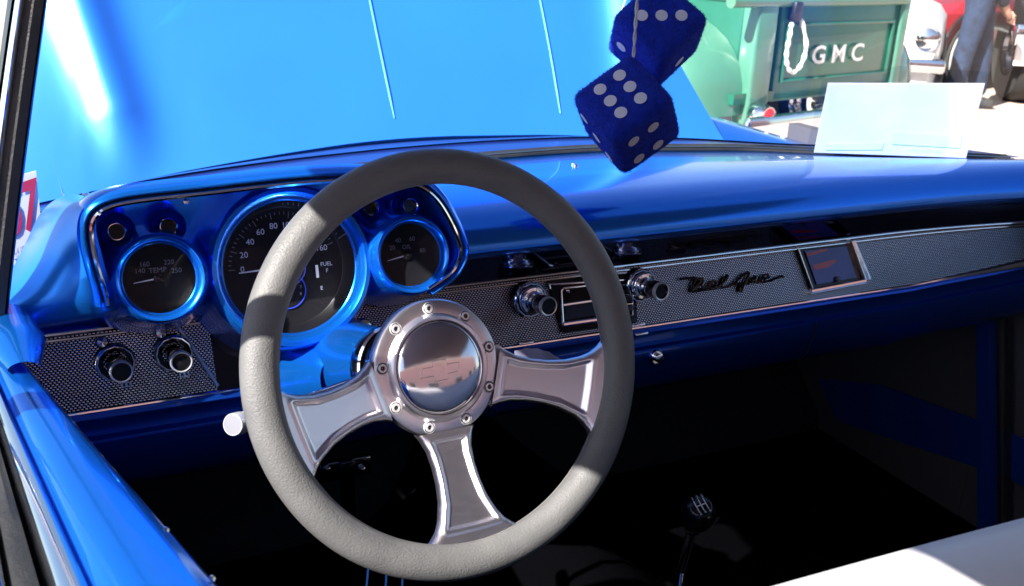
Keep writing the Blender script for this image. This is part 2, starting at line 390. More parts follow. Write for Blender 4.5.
# dark steering-column recess between the two woven panels
m_ = MB(); m_.grid([[panpt(X, q, .001) for q in (-.02, 1)] for X in (.166, .222)]); part('recess_panel', m_, 'gloss_black', dash)
m_ = MB(); a, c = pan(175, 322, .003), pan(218, 386, .003); m_.tube([a, c], .0016, 8); part('slanted_trim', m_, 'satin', dash)
# chrome trims, top (double) and bottom
for nm, f_, r_ in (('upper_trim', lambda X: panpt(X, .0, .004), .0026), ('upper_trim', lambda X: panpt(X, .075, .003), .0014)):
    m_ = MB(); m_.tube([f_(X) for X in xs(-.09, XR, 60)], r_, 8); part(nm, m_, 'chrome', dash)
m_ = MB(); m_.tube([panpt(X, 1.0, .002) for X in xs(-.09, XR, 60)], [.0022+.026*max(0, X-1.22) for X in xs(-.09, XR, 60)], 8); part('lower_trim', m_, 'chrome', dash)
# lower dash: dark lip then the glovebox face
m_ = MB()
def low(X):
    z0 = loX(X); b_ = bend(X)
    return [V((X, y-b_, z0+dz)) for y, dz in ((1.021, 0), (1.0135, -.0015), (1.0115, -.0045), (1.0145, -.0075), (1.0245, -.009), (1.0255, -.0235), (1.024, -.030), (1.016, -.032), (1.015, -.036), (1.019, -.06), (1.026, -.085), (1.042, -.105), (1.066, -.115), (1.12, -.12), (1.30, -.13))]
m_.grid([low(X) for X in xs(-.09, XR, 90)]); lower = part('lower_dashboard', m_, 'shadepaint', dash, ang=30)
# glove box outline gap + lock
gp = lambda X, k: low(X)[k]+V((0, -.0006, 0))
for Xg in (.50, 1.02): m_ = MB(); m_.tube([low(Xg)[k]+V((0, .0004, 0)) for k in range(7, 12)], .0016, 6); part('glovebox_gap', m_, 'black', dash)
pk = aY(657, 357, 1.013)
m_ = MB(); m_.lathe([(.011, -.004), (.011, .001), (.0095, .003), (.008, .0015), (.0065, .0015), (.0065, .007), (.005, .008), (.0003, .0082)], pk, (0, -1, .1), 28, cap0=True); lk = part('glovebox_lock', m_, 'chrome', dash)
m_ = MB(); m_.box(pk+V((0, -.0088, .0)), (.0012, .001, .006)); part('key_slot', m_, 'black', lk)

# ---- small chrome clips at the lower trim
for px, py in ((526, 343), (638, 325), (641, 334)):
    m_ = MB(); m_.box(pan(px, py, .004), (.020, .006, .004), (V((1, 0, 0)), PN, -PD), bev=.0012); part('trim_clip', m_, 'chrome', dash)

# ---- instrument cluster hood (swept brow)
PATH = [(108, 304), (105, 290), (97, 262), (93, 243), (92, 228), (95, 217), (104, 209.5), (123, 203.5), (154, 199), (205, 193.5), (256, 187.5), (300, 183), (350, 180), (395, 181.5), (419, 187), (435, 199), (448, 219), (458, 242), (459, 256), (452, 270), (441, 279), (428, 288)]
base = smoothpts([aY(x, y, .968) for x, y in PATH], 4)
NP = len(base); cen = V((.25, .985, .95))
nrm = []
for i, p in enumerate(base):
    tg = (base[min(NP-1, i+1)]-base[max(0, i-1)]).normalized(); nn = V((-tg.z, 0, tg.x))
    if nn.dot(p-cen) < 0: nn = -nn
    nrm.append(nn)
def ring(d, Y, sink=0):
    out = []
    for p, nn in zip(base, nrm):
        q = V((p.x, Y, p.z))+nn*(min(d, .016) if nn.x < -.2 else d)
        q.z -= sink*max(0, nn.z)
        out.append(q)
    return out
m_ = MB(); m_.grid([ring(-.012, 1.085), ring(-.006, 1.05), ring(-.002, 1.01), ring(-.0005, .972)]); clus = part('instrument_cluster', m_, 'paint', car)
m_ = MB(); m_.grid([ring(.0045, .980), ring(.0047, .970), ring(.0056, .966), ring(.0078, .964), ring(.0105, .966), ring(.0125, .972), ring(.0135, .984), ring(.0142, 1.01, .007), ring(.0165, 1.06, .030), ring(.024, 1.14, .066), ring(.036, 1.25, .112), ring(.046, 1.33, .152)]); part('brow', m_, 'paint', clus, ang=60)
m_ = MB(); m_.tube([p+V((0, -.001, 0)) for p in ring(.0006, .967)], .0026, 8, flat=1.2); part('brow_trim', m_, 'chrome', clus)
m_ = MB(); m_.grid([ring(.002, .972), ring(.0055, .975)]); part('brow_seal', m_, 'rubber', clus)
# recess face
m_ = MB(); rows = []
ymid = .884
rr = ring(-.010, 1.062)
rows = [[p for p in rr], [V((p.x*.9+.025, 1.060, max(ymid, lerp(p.z, ymid, .5)))) for p in rr], [V((p.x, 1.058, ymid-.0)) for p in rr]]
m_.grid(rows); part('face', m_, 'paint', clus)
m_ = MB(); l0 = [aY(x, y, 1.045) for x, y in ((98, 248), (140, 247), (205, 243), (240, 230))]; m_.grid([[p for p in l0], [p+V((0, .002, -.006)) for p in l0], [p+V((0, .001, -.07)) for p in l0]]); m_.grid([[p+V((0, .02, .0)) for p in l0], [p for p in l0]]); part('face_step', m_, 'paint', clus)

# left shoulder
I_ = [(100, 203, .975), (84, 208, .970), (78, 220, .968), (77, 238, .966), (82, 258, .966), (88, 280, .966), (96, 300, .968), (102, 314, .972)]
O_ = [(74, 193, 1.12), (56, 199, 1.11), (40, 214, 1.10), (28, 238, 1.08), (16, 262, 1.06), (4, 286, 1.03), (-4, 308, 1.0), (6, 330, .99)]
I3 = smoothpts([aY(*p) for p in I_], 4); O3 = smoothpts([aY(*p) for p in O_], 4)
m_ = MB(); rows = []
for i in range(len(I3)):
    f_ = i/(len(I3)-1); row = []
    for k in range(-3, 11):
        s_ = k/10.0
        if s_ < 0: p = I3[i].lerp(V((I3[i].x+.02, I3[i].y+.02, I3[i].z)), -s_*3)
        else:
            p = I3[i].lerp(O3[i], s_)
            p += V((-.003, -.016, .007))*(math.sin(math.pi*min(1, s_))*(.35+.65*math.sin(math.pi*f_*.9)))
            if s_ > 1: p += V((0, (s_-1)*.12, -(s_-1)*.30))
        row.append(p)
    rows.append(row)
last = rows[-1]
rows.append([p+V((.0, .006, -.006)) for p in last]); rows.append([p+V((.0, .03, -.008)) for p in last]); rows.append([V((p.x, 1.08, .884)) for p in last])
m_.grid(rows); part('shoulder', m_, 'softpaint', clus, ang=60)
# dash end shelf beneath the placard
m_ = MB(); m_.grid([[V((X, Yb(X)-.003, .950)), V((X, 1.12, .945)), V((X, 1.07, .935)), V((X, 1.06, .90))] for X in xs(-.16, .05, 8)]); part('end_shelf', m_, 'softpaint', dash)

GA = V((0, -.955, .297)).normalized()
# ---- gauges
def gauge(name, px, py, Y, prof, ringp, dialr, dialh, sx=1.0):
    O = aY(px, py, Y); ref = V((1, 0, 0))
    m_ = MB(); m_.lathe(prof, O, GA, 64, ref); pod = part(name, m_, 'paint', car, ang=50)
    m_ = MB(); m_.lathe(ringp, O, GA, 64, ref); part('bezel', m_, 'chrome', pod)
    m_ = MB(); m_.lathe([(dialr, dialh), (.0005, dialh)], O, GA, 64, ref); part('dial', m_, 'dial', pod)
    X = V((1, 0, 0)); Yv = GA.cross(X); Yv = Yv if Yv.z > 0 else -Yv
    if (X.cross(Yv)).dot(GA) < 0: X = X
    return pod, O, X, Yv
sp_prof = [(.112, -.10), (.100, -.06), (.093, -.025), (.0885, -.003), (.0870, .006), (.0835, .0115), (.079, .0120), (.075, .008), (.0725, .001), (.0722, -.008)]
pod, O, X, Yv = gauge('speedometer', 291.5, 267, 1.0, sp_prof, [(.0722, -.004), (.0705, -.003), (.0700, -.008), (.0655, -.030), (.0645, -.0315)], .0650, -.0320)
def dialpt(a, r, h=-.0312): return O+X*(math.cos(R(a))*r)+Yv*(math.sin(R(a))*r)+GA*h
m_ = MB()
for k, s_ in enumerate(('0', '20', '40', '60', '80', '100', '120', '140', '160')):
    a = 178-k*19.6; text_mb(m_, s_, dialpt(a, .0455), X, Yv, .0090)
text_mb(m_, 'FUEL', dialpt(-2, .046), X, Yv, .0062); text_mb(m_, 'F', dialpt(-11, .047), X, Yv, .006); text_mb(m_, 'E', dialpt(-36, .047), X, Yv, .006)
part('numerals', m_, 'mark', pod, False)
m_ = MB()
for k in range(33):
    a = 178-k*4.9; r0, r1 = (.053, .060) if k % 4 == 0 else (.057, .060)
    d_ = X*(-math.sin(R(a)))+Yv*math.cos(R(a)); w_ = .0004
    m_.add([dialpt(a, r0)-d_*w_, dialpt(a, r0)+d_*w_, dialpt(a, r1)+d_*w_, dialpt(a, r1)-d_*w_], [(0, 1, 2, 3)])
part('tick_marks', m_, 'dimmark', pod, False)
m_ = MB(); m_.tube([dialpt(a, .0225, -.0308) for a in xs(-60, 240, 40)], .0007, 6)
c2 = O+Yv*(-.026)+GA*(-.0308); m_.tube([c2+X*(math.cos(R(a))*.020)+Yv*(math.sin(R(a))*.020) for a in xs(0, 350, 36)], .0006, 6, closed=True); part('blue_ring', m_, 'bluemark', pod)
m_ = MB()
for k in range(9):
    a = 200-k*27.5; text_mb(m_, str(k), c2+X*(math.cos(R(a))*.0150)+Yv*(math.sin(R(a))*.0150), X, Yv, .005)
text_mb(m_, 'RPM', c2+Yv*.007, X, Yv, .0055); part('rev_numerals', m_, 'dimmark', pod, False)
m_ = MB(); m_.add([c2+X*-.016+Yv*.0009+GA*.001, c2+X*-.016-Yv*.0002+GA*.001, c2+X*.002-Yv*.0011+GA*.001, c2+X*.002+Yv*.0011+GA*.001], [(0, 1, 2, 3)])
part('rev_needle', m_, 'white', pod, False); m_ = MB()
a = 182; m_.add([dialpt(a-.6, .050, -.0285), dialpt(a+.6, .050, -.0285), dialpt(a+20, .004, -.0285), dialpt(a-20, .004, -.0285)], [(0, 1, 2, 3)])
part('needle', m_, 'white', pod, False); m_ = MB(); m_.box(dialpt(-14, .036, -.0308), (.003, .014, .0004), (X, Yv, GA)); part('fuel_needle', m_, 'white', pod, False)
m_ = MB(); m_.lathe([(.007, -.0315), (.007, -.028), (.005, -.027), (.0003, -.0265)], O, GA, 24); part('needle_hub', m_, 'gloss_black', pod)
m_ = MB(); m_.lathe([(.0715, -.006), (.04, -.0055), (.0005, -.0052)], O, GA, 48); part('gauge_glass', m_, 'lens', pod)

sm = [(.060, -.085, 1.25), (.054, -.055, 1.22), (.0485, -.025, 1.12), (.0455, -.002, 1.03), (.0442, .005), (.0415, .0085), (.0385, .0075), (.0362, .002), (.0357, -.006)]
for px, py, Y_, words, na in ((160, 278.5, .985, (('160', 128, .019), ('TEMP', 90, .008), ('140', 152, .019), ('220', 52, .019), ('250', 18, .019)), 186), (411, 255, .985, (('20', 150, .019), ('40', 118, .019), ('OIL', 88, .009), ('60', 66, .019), ('80', 10, .019)), 190)):
    pod, O, X, Yv = gauge('small_gauge', px, py, Y_, sm, [(.0357, -.003), (.0345, -.002), (.0340, -.006), (.0325, -.013)], .0326, -.0135)
    m_ = MB()
    for s_, a, r_ in words: text_mb(m_, s_, O+X*(math.cos(R(a))*r_)+Yv*(math.sin(R(a))*r_)+GA*(-.013), X, Yv, .0068 if len(s_) < 4 else .0072)
    part('numerals', m_, 'dimmark', pod, False)
    d_ = X*math.cos(R(na))+Yv*math.sin(R(na)); e_ = GA.cross(d_)
    m_ = MB(); m_.add([O+d_*.024+e_*.0003+GA*-.0118, O+d_*.024-e_*.0003+GA*-.0118, O-d_*.003-e_*.0009+GA*-.0118, O-d_*.003+e_*.0009+GA*-.0118], [(0, 1, 2, 3)]); part('needle', m_, 'white', pod, False)
    m_ = MB(); m_.lathe([(.005, -.0132), (.005, -.011), (.0003, -.010)], O, GA, 20); part('needle_hub', m_, 'gloss_black', pod)
    m_ = MB(); m_.lathe([(.0352, -.004), (.02, -.0036), (.0004, -.0034)], O, GA, 40); part('gauge_glass', m_, 'lens', pod)
# warning lamps in shallow cups
for px, py in ((117, 231.5), (168.5, 226.5), (371, 207.5), (410, 206)):
    O = aY(px, py, 1.03); m_ = MB(); m_.lathe([(.0185, .022), (.0165, .012), (.0125, .006), (.0105, .018), (.010, -.004)], O-GA*.028, GA, 32)
    lamp = part('warning_lamp', m_, 'paint', clus)
    O2 = O; m_ = MB(); m_.lathe([(.0095, -.012), (.0095, .0), (.0088, .0022), (.0078, .0012), (.0072, -.004)], O2, GA, 32); part('lamp_ring', m_, 'chrome', lamp)
    m_ = MB(); m_.lathe([(.0074, -.0035), (.0003, -.0035)], O2, GA, 24); part('lamp_lens', m_, 'gloss_black', lamp)
    m_ = MB(); m_.lathe([(.0092, -.03), (.0092, -.010)], O2, GA, 24); part('lamp_barrel', m_, 'darkchrome', lamp)
# small screw/emblem at top of the cluster
m_ = MB(); m_.lathe([(.003, -.002), (.003, .001), (.0003, .0018)], aY(186, 201, 1.0), GA, 12); part('screw', m_, 'chrome', clus)

# ---- control knobs on the woven panels
def knob(name, px, py, big, small, length, words=None, off=.0):
    small *= 1.0
    KA = V((.06, -.985, .14)).normalized(); tip = aY(px, py, 1.0)
    # tip centre is at pixel (px,py) at distance above panel
    tip = aP(px, py, P0+PN*length, PN); O = tip-KA*length
    m_ = MB(); m_.lathe([(big*1.0, -.004), (big, .004), (big*.97, .0065), (big*.90, .0075), (big*.86, .006), (small*1.1, .006)], O, KA, 40); k_ = part(name, m_, 'gloss_black', dash)
    m_ = MB(); m_.lathe([(big*1.02, .0045), (big*1.02, .0062), (big*.985, .0072), (big*.96, .0068)], O, KA, 40); m_.tube([O+KA*.0082+V((1, 0, 0))*(math.cos(a/6*math.pi)*big*.93)+KA.cross(V((1, 0, 0)))*(math.sin(a/6*math.pi)*big*.93) for a in range(12)], .0011, 6, closed=True); part('knob_ring', m_, 'chrome', k_)
    m_ = MB(); m_.lathe([(small*.80, .005), (small*.80, length*.45), (small*.95, length*.55), (small, length*.6), (small, length*.93), (small*.95, length), (small*.84, length*1.0), (small*.80, length*.95)], O, KA, 40); part('knob_barrel', m_, 'darkchrome', k_)
    m_ = MB(); m_.lathe([(small*1.0, length*.90), (small*1.03, length*.95), (small*.97, length*1.01), (small*.86, length*1.0)], O, KA, 40); part('knob_rim', m_, 'brightring', k_)
    m_ = MB(); m_.lathe([(small*.84, length*.955), (.0003, length*.95)], O, KA, 32); part('knob_cap', m_, 'gloss_black', k_)
    if words:
        m_ = MB(); X = V((1, 0, 0)); Yv = V((0, .36, .93)); text_mb(m_, words, O+Yv*(big*.70)+KA*.0078-X*.002, X, Yv, .0050); part('knob_lettering', m_, 'mark', k_, False)
    return O, k_
for px, py, ww in ((121.5, 372, 'LIGHTS'), (181.5, 362, 'WIPER')):
    O, k_ = knob('control_knob', px, py, .0195, .0112, .044, ww)
    m_ = MB(); m_.lathe([(.0065, -.002), (.0065, .006), (.005, .009), (.0003, .010)], O+V((-.010, .008, .020)), (0, -.9, .4), 20); part('knob_tab', m_, 'darkchrome', k_)
    m_ = MB()
    for q in (0, 1):
        cc_ = O+PD*.026+V((.006+q*.0048, 0, 0))+PN*.003; m_.tube([cc_+V((dx*.002, 0, 0))+PD*(dy*.0022) for dx, dy in ((-1, -1), (1, -1), (1, 1), (-1, 1))], .0006, 5, closed=True)
    part('legend_mark', m_, 'white', k_)
for px, py in ((549, 306.5), (662, 291.5)):
    O, k_ = knob('radio_knob', px, py, .0225, .0118, .050)
    KA = V((.06, -.985, .14)).normalized()
    m_ = MB(); m_.lathe([(.018, .006), (.018, .012), (.0165, .014), (.013, .0145), (.0125, .022), (.0105, .024)], O, KA, 40); part('knob_collar', m_, 'chrome', k_)

# ---- radio
def bar(mb, pts, r=.0013, off=.006, closed=False): mb.tube([pan(x, y, off) for x, y in pts], r, 8, closed=closed)
m_ = MB(); q = [pan(548, 281, .0015), pan(634, 272, .0015), pan(636, 322, .0015), pan(562, 333, .0015)]; m_.poly(q, PN*.0035); radio = part('radio', m_, 'gloss_black', dash, False)
m_ = MB(); bar(m_, [(549, 284.5), (632, 279.5), (632.5, 284), (618, 286), (618.5, 295), (633, 295), (633, 315), (622, 317)]); bar(m_, [(549, 284.5), (550, 289)]); bar(m_, [(563, 288.5), (600, 284.5)]); bar(m_, [(563, 288.5), (561, 291), (563, 325)], .0016); bar(m_, [(563, 324.5), (612, 317.5)], .0032); bar(m_, [(563, 305), (604, 299)], .0018); bar(m_, [(566, 291), (569, 290.5), (569, 293)], .0012)
bar(m_, [(618, 305), (633, 303.5)], .0009); bar(m_, [(622, 297), (623, 317)], .0009); part('radio_frame', m_, 'chrome', radio)
m_ = MB(); q = [pan(565, 307, .0055), pan(606, 301, .0055), pan(610, 313, .0055), pan(565, 320, .0055)]; m_.poly(q, PN*.0008); part('radio_display', m_, mat('dark_teal_glass', (.012, .03, .06), 0, .08, .5), radio, False)
for k in range(2):
    for j in range(2):
        m_ = MB(); a = 611+j*12; b_ = 300+k*9-j; m_.box(pan(a+5, b_, .006), (.013, .008, .003), (V((1, 0, 0)), PD, PN), bev=.001); part('radio_button', m_, 'black', radio)
m_ = MB(); bar(m_, [(597, 275.5), (626, 272.5)], .003, .004); bar(m_, [(628, 276), (636, 275)], .0022, .006); part('radio_slot', m_, 'darkchrome', radio)

# ---- script emblem, hand-drawn strokes (x right 0..112, y down), picture of pixel size ~0.12
STR = [[(5, 13), (12, 12), (22, 12.5), (27, 13), (25, 17), (20, 22), (17, 25)], [(17, 25), (18.5, 19), (21, 13.5), (27, 12.5), (29, 14), (27, 17.5), (22.5, 18.5), (27, 19), (28, 22), (24, 24.5), (17.5, 25)],
       [(17.5, 25), (26, 24.5), (33, 23), (40, 20), (43, 17), (41, 15), (37, 17), (35, 21), (38, 23), (44, 21.5), (50, 18), (55, 12), (56, 10), (53.5, 10.5), (50, 16), (49, 20), (52, 21), (60, 19), (66, 17)],
       [(62, 19), (68, 13), (74, 8), (79, 7.5), (77, 13), (73, 20), (71, 25), (69, 23), (72, 18), (79, 17)],
       [(66, 18.5), (74, 17.5), (80, 16.5), (83, 12), (86, 11), (85, 15), (89, 16), (93, 13), (94, 10), (98, 9), (100, 11), (96, 13), (97, 15.5), (104, 14), (112, 11), (116, 11)]]
def scr(x, y, off): return pan(676+x*.925*1.0, 265.3+y*1.03+.0*x, off)
m_ = MB(); m2 = MB()
for st in STR:
    pts = [scr(x, y, .004) for x, y in st]; m_.tube(smoothpts(pts, 5), .0018, 7); m2.tube([p+PN*.0016+V((0, 0, .0002)) for p in smoothpts(pts, 5)], .0008, 5)
scp = part('script_emblem', m_, 'gloss_black', dash); part('script_edge', m2, 'gold', scp)

# ---- recessed square instrument with bright surround
A, B, C_, D = [pan(x, y, .001) for x, y in ((796, 248), (848, 242.5), (860, 281), (811, 290))]
m_ = MB(); q = [p for p in (A, B, C_, D)]; inn = [p+PN*.0025 for p in q]; m_.poly(q, PN*.0030); clk = part('square_display', m_, 'gloss_black', dash, False)
cc_ = sum(q, V((0, 0, 0)))/4
m_ = MB(); ss = [cc_+(p-cc_)*.80+PN*.0045 for p in q]; m_.poly(ss, PN*.0006); part('display_screen', m_, mat('indigo_display_glass', (.05, .05, .30), 0, .10, .6, var=.2, vs=50), clk, False)
m_ = MB(); lo_ = [cc_+(p-cc_)*f_+PN*.0053 for p in q for f_ in (1,)]
def at4(u_, v_): return (q[0].lerp(q[1], u_)).lerp(q[3].lerp(q[2], u_), v_)
m_ = MB(); m_.poly([at4(.14, .45)+PN*.0053, at4(.60, .38)+PN*.0053, at4(.62, .44)+PN*.0053, at4(.40, .56)+PN*.0053, at4(.14, .57)+PN*.0053], PN*.0003)
m_.poly([at4(.10, .16)+PN*.0053, at4(.50, .10)+PN*.0053, at4(.52, .15)+PN*.0053, at4(.10, .24)+PN*.0053], PN*.0003); part('display_marking', m_, 'tail_red', clk, False)
m_ = MB(); m_.lathe([(.0042, 0), (.0042, .003), (.0003, .0034)], at4(.50, .86)+PN*.005, PN, 16); part('display_button', m_, 'black', clk)
m_ = MB(); m_.tube([D+PN*.004+V((-.004, 0, -.002)), C_+PN*.004+V((.006, 0, -.001))], .0040, 8); part('display_lower_trim', m_, 'chrome', clk)
m_ = MB(); m_.poly([B+V((-.002, 0, 0)), B+V((.0055, 0, 0)), C_+V((.013, 0, 0)), C_+V((.002, 0, 0))], PN*.010); m_.tube([B+PN*.011+V((.002, 0, 0)), C_+PN*.011+V((.008, 0, 0))], .0022, 8); part('display_side_trim', m_, 'chrome', clk)
m_ = MB(); m_.tube([A+PN*.005, D+PN*.005], .0012, 8); part('display_inner_trim', m_, 'darkchrome', clk)

# ---- windshield defroster studs on the dash top
for px, py in ((768, 161), (575, 165), (497, 170), (965, 168)):
    m_ = MB(); p = aZ(px, py, .972)
    for d_ in (-.0035, .0035): m_.lathe([(.0035, -.002), (.0035, .002), (.0003, .0035)], p+V((d_*.4, d_*1.6, 0)), (0, 0, 1), 12)
    part('dash_stud', m_, 'chrome', dash)
# defroster grille strip
m_ = MB(); m_.poly([aZ(x, y, .9675) for x, y in ((470, 197), (647, 184), (640, 182), (560, 186), (470, 193.5))], V((0, 0, .001)))
part('defroster_slot', m_, 'doorblue', dash, False)

# ================================================================ steering wheel
WC = V((.317, .722, .948)); tl_, yw = R(22), R(-4)
WN = V((-math.sin(yw)*math.cos(tl_), -math.cos(tl_)*math.cos(yw), math.sin(tl_))); WU = V((math.cos(yw), -math.sin(yw), 0)); WU = (WU-WN*WU.dot(WN)).normalized(); WV = WN.cross(WU)
if WV.z < 0: WV = -WV
HCEN = V((0, 0)); HOFF = (-.0005, -.005)
DH = .040
def WP(a, r, h): return WC+WU*(math.cos(a)*r)+WV*(math.sin(a)*r)+WN*h
def HPt(a, r, h): return WC+WU*(math.cos(a)*r+HOFF[0])+WV*(math.sin(a)*r+HOFF[1])+WN*h
m_ = MB(); rows = []
RM, TR = .1695, .0157
for i in range(160):
    a = 2*math.pi*i/160; row = []
    for k in range(24):
        b_ = 2*math.pi*k/24; cr_, ch_ = math.cos(b_), math.sin(b_)
        row.append(WP(a, RM+cr_*TR*.98, ch_*TR*.92))
    rows.append(row)
m_.grid(rows, cu=True, cv=True); wheel = part('steering_wheel', m_, 'leather', car)
m_ = MB(); m_.tube([WP(2*math.pi*i/120, RM-TR*.80, -TR*.55) for i in range(120)], .0010, 6, closed=True); part('rim_seam', m_, 'leather', wheel)
# spokes
HW = [(.045, .040), (.055, .0310), (.064, .0255), (.075, .0215), (.09, .0200), (.105, .0205), (.12, .0230), (.135, .0285), (.143, .0335), (.149, .040), (.154, .049)]
def spoke(ang):
    m_ = MB(); A = R(ang); rows = []; back = []
    ns, nt = 64, 40
    for i in range(ns+1):
        s_ = lerp(.0585, .1555, i/ns); hw = interp(HW, s_); f_ = max(0, (s_-.05)/.104)
        h0 = lerp(-DH+.0024, -.002, f_**1.15)
        row = []; rb = []
        for j in range(nt+1):
            tq = -1+2*j/nt; w_ = hw*tq
            # rounded edges
            e_ = max(0, (abs(tq)-.80)/.20); h = h0-.0050*(1-math.sqrt(max(0, 1-e_*e_)))
            # pocket: inset trapezoid with steep wall
            pw = interp([(.065, .0165), (.08, .0140), (.10, .0145), (.12, .0170), (.140, .0245)], s_)
            dd = min(pw-abs(w_), (s_-.0665), (.1425-.10*(w_*w_)*10-s_))
            k = max(0, min(1, dd/.0028)); k = k*k*(3-2*k); h -= .0035*k
            # slightly raised bead round the pocket
            if -.004 < dd < 0: h += .0008*math.sin(math.pi*(-dd/.004))
            row.append((s_, w_, h)); rb.append((s_, w_*.97, h0-.011))
        rows.append(row); back.append(rb)
    def tr(p):
        s_, w_, h = p
        return WC+WN*h+(WU*math.cos(A)+WV*math.sin(A))*s_+(-WU*math.sin(A)+WV*math.cos(A))*w_+(WU*HOFF[0]+WV*HOFF[1])*(1-min(1, s_/.15))
    m_.grid([[tr(p) for p in r_] for r_ in rows]); m_.grid([[tr(p) for p in r_] for r_ in back][::-1])
    for e in (0, -1): m_.grid([[tr(r_[e]) for r_ in rows], [tr(r_[e]) for r_ in back]])
    return part('spoke', m_, 'alu', wheel, ang=60)
for a in (-19, -91.5, -167): spoke(a)
# hub flange
m_ = MB(); m_.lathe([(.040, -.018), (.0595, -.016), (.0615, -.012), (.0618, -.004), (.0605, -.001), (.0585, 0), (.0490, 0), (.0478, .0012), (.0470, .0045), (.0452, .0065), (.0430, .0060), (.0422, .0040), (.0420, .001)], HPt(0, 0, -DH+.003), WN, 96, WU)
hub = part('hub_flange', m_, 'alu', wheel, ang=40)
m_ = MB(); m_.lathe([(.0418, .001), (.0414, .0045), (.0405, .0058), (.036, .0078), (.028, .0098), (.018, .0112), (.008, .0118), (.0003, .0119)], HPt(0, 0, -DH+.003), WN, 96, WU); hb = part('horn_button', m_, 'button', wheel)
m_ = MB(); m_.lathe([(.0424, .003), (.0416, .0030)], HPt(0, 0, -DH+.003), WN, 64, WU); part('button_gap', m_, 'black', wheel)
# engraved bowtie outline
cx, cy = -.004, -.001
BT = [(-.0195, -.0045), (-.0165, .0035), (-.0068, .0035), (-.0068, .0085), (.0068, .0085), (.0068, .0035), (.0195, .0035), (.0165, -.0045), (.0068, -.0045), (.0068, -.0095), (-.0068, -.0095), (-.0068, -.0045)]
def btn(x, y):
    r_ = math.hypot(x, y); h = interp([(0, .0119), (.008, .0118), (.018, .0112), (.028, .0098), (.036, .0078)], r_)
    return HPt(0, 0, -DH+.003)+WU*x+WV*y+WN*(h+.00005)
m_ = MB()
for (x0, y0), (x1, y1) in zip(BT, BT[1:]+BT[:1]):
    m_.tube([btn(lerp(x0, x1, k/4)+cx, lerp(y0, y1, k/4)+cy) for k in range(5)], .00022, 5)
part('engraved_emblem', m_, mat('engraving', (.55, .52, .56), 1, .3), hb)
for k in range(9):
    a = R(91-k*40); p = HPt(a, .0535, -DH+.003)
    m_ = MB(); m_.lathe([(.0056, -.001), (.0056, .0006), (.0052, .0011), (.0046, -.0004)], p, WN, 20); m_.lathe([(.0041, -.0004), (.0040, .0012), (.0036, .0017), (.0022, .0017), (.0020, -.0004)], p, WN, 20)
    hb_ = part('hub_bolt', m_, 'brightring', wheel); m_ = MB(); m_.lathe([(.0021, .0002), (.0003, .0002)], p, WN, 12); m_.lathe([(.0047, .0001), (.0040, .0001)], p, WN, 20); part('bolt_socket', m_, 'black', hb_)
# ---- steering column
CA = -WN
def CP(d): return HPt(0, 0, -DH)+CA*(d-.0)
m_ = MB(); m_.lathe([(.036, .20), (.037, .11), (.045, .19), (.050, .235), (.062, .29), (.085, .36), (.10, .42)][1:], CP(0), CA, 48, WU); colm = part('steering_column', m_, 'paint', car)
m_ = MB(); m_.lathe([(.030, .01), (.034, .06), (.038, .085), (.041, .09), (.042, .112), (.041, .114), (.037, .115)], CP(0), CA, 48, WU); part('column_collar', m_, 'darkchrome', colm)
m_ = MB(); m_.lathe([(.0415, .086), (.0435, .088), (.0435, .094), (.0415, .096)], CP(0), CA, 48, WU); part('column_ring', m_, 'chrome', colm)
m_ = MB(); tip = aW(236, 424, .93); rt_ = CP(.10); m_.tube([rt_, rt_.lerp(tip, .5), tip], .0045, 10); lev = part('signal_lever', m_, 'chrome', colm)
d_ = (tip-rt_).normalized(); KX = V((-.66, -.68, .30)).normalized(); m_ = MB(); m_.lathe([(.006, -.032), (.0098, -.030), (.0100, -.012), (.0085, -.011), (.0085, -.008), (.0108, -.007), (.0108, .0045), (.0100, .0058), (.0092, .0058)], tip, KX, 28, cap0=True); lk_ = part('lever_knob', m_, 'brightring', lev)
m_ = MB(); m_.lathe([(.0093, .0056), (.0003, .0056)], tip, KX, 28); part('knob_face', m_, 'dullalu', lk_)
for px, py, rr_ in ((359, 327, .008), (347, 334, .006)):
    m_ = MB(); p = pan(px, py, .012); m_.lathe([(rr_, -.012), (rr_, 0), (rr_*1.2, .003), (rr_*1.2, .014), (rr_, .017), (.0003, .018)], p, (.1, -.93, .36), 24); part('ignition_knob', m_, 'chrome', dash)
# big lower column shroud
m_ = MB(); sh0 = aY(318, 378, 1.0); m_.lathe([(.03, -.12), (.052, -.05), (.060, .02), (.066, .10)], CP(.30)+V((-.02, 0, -.01)), CA, 40); part('column_shroud', m_, 'paint', colm)

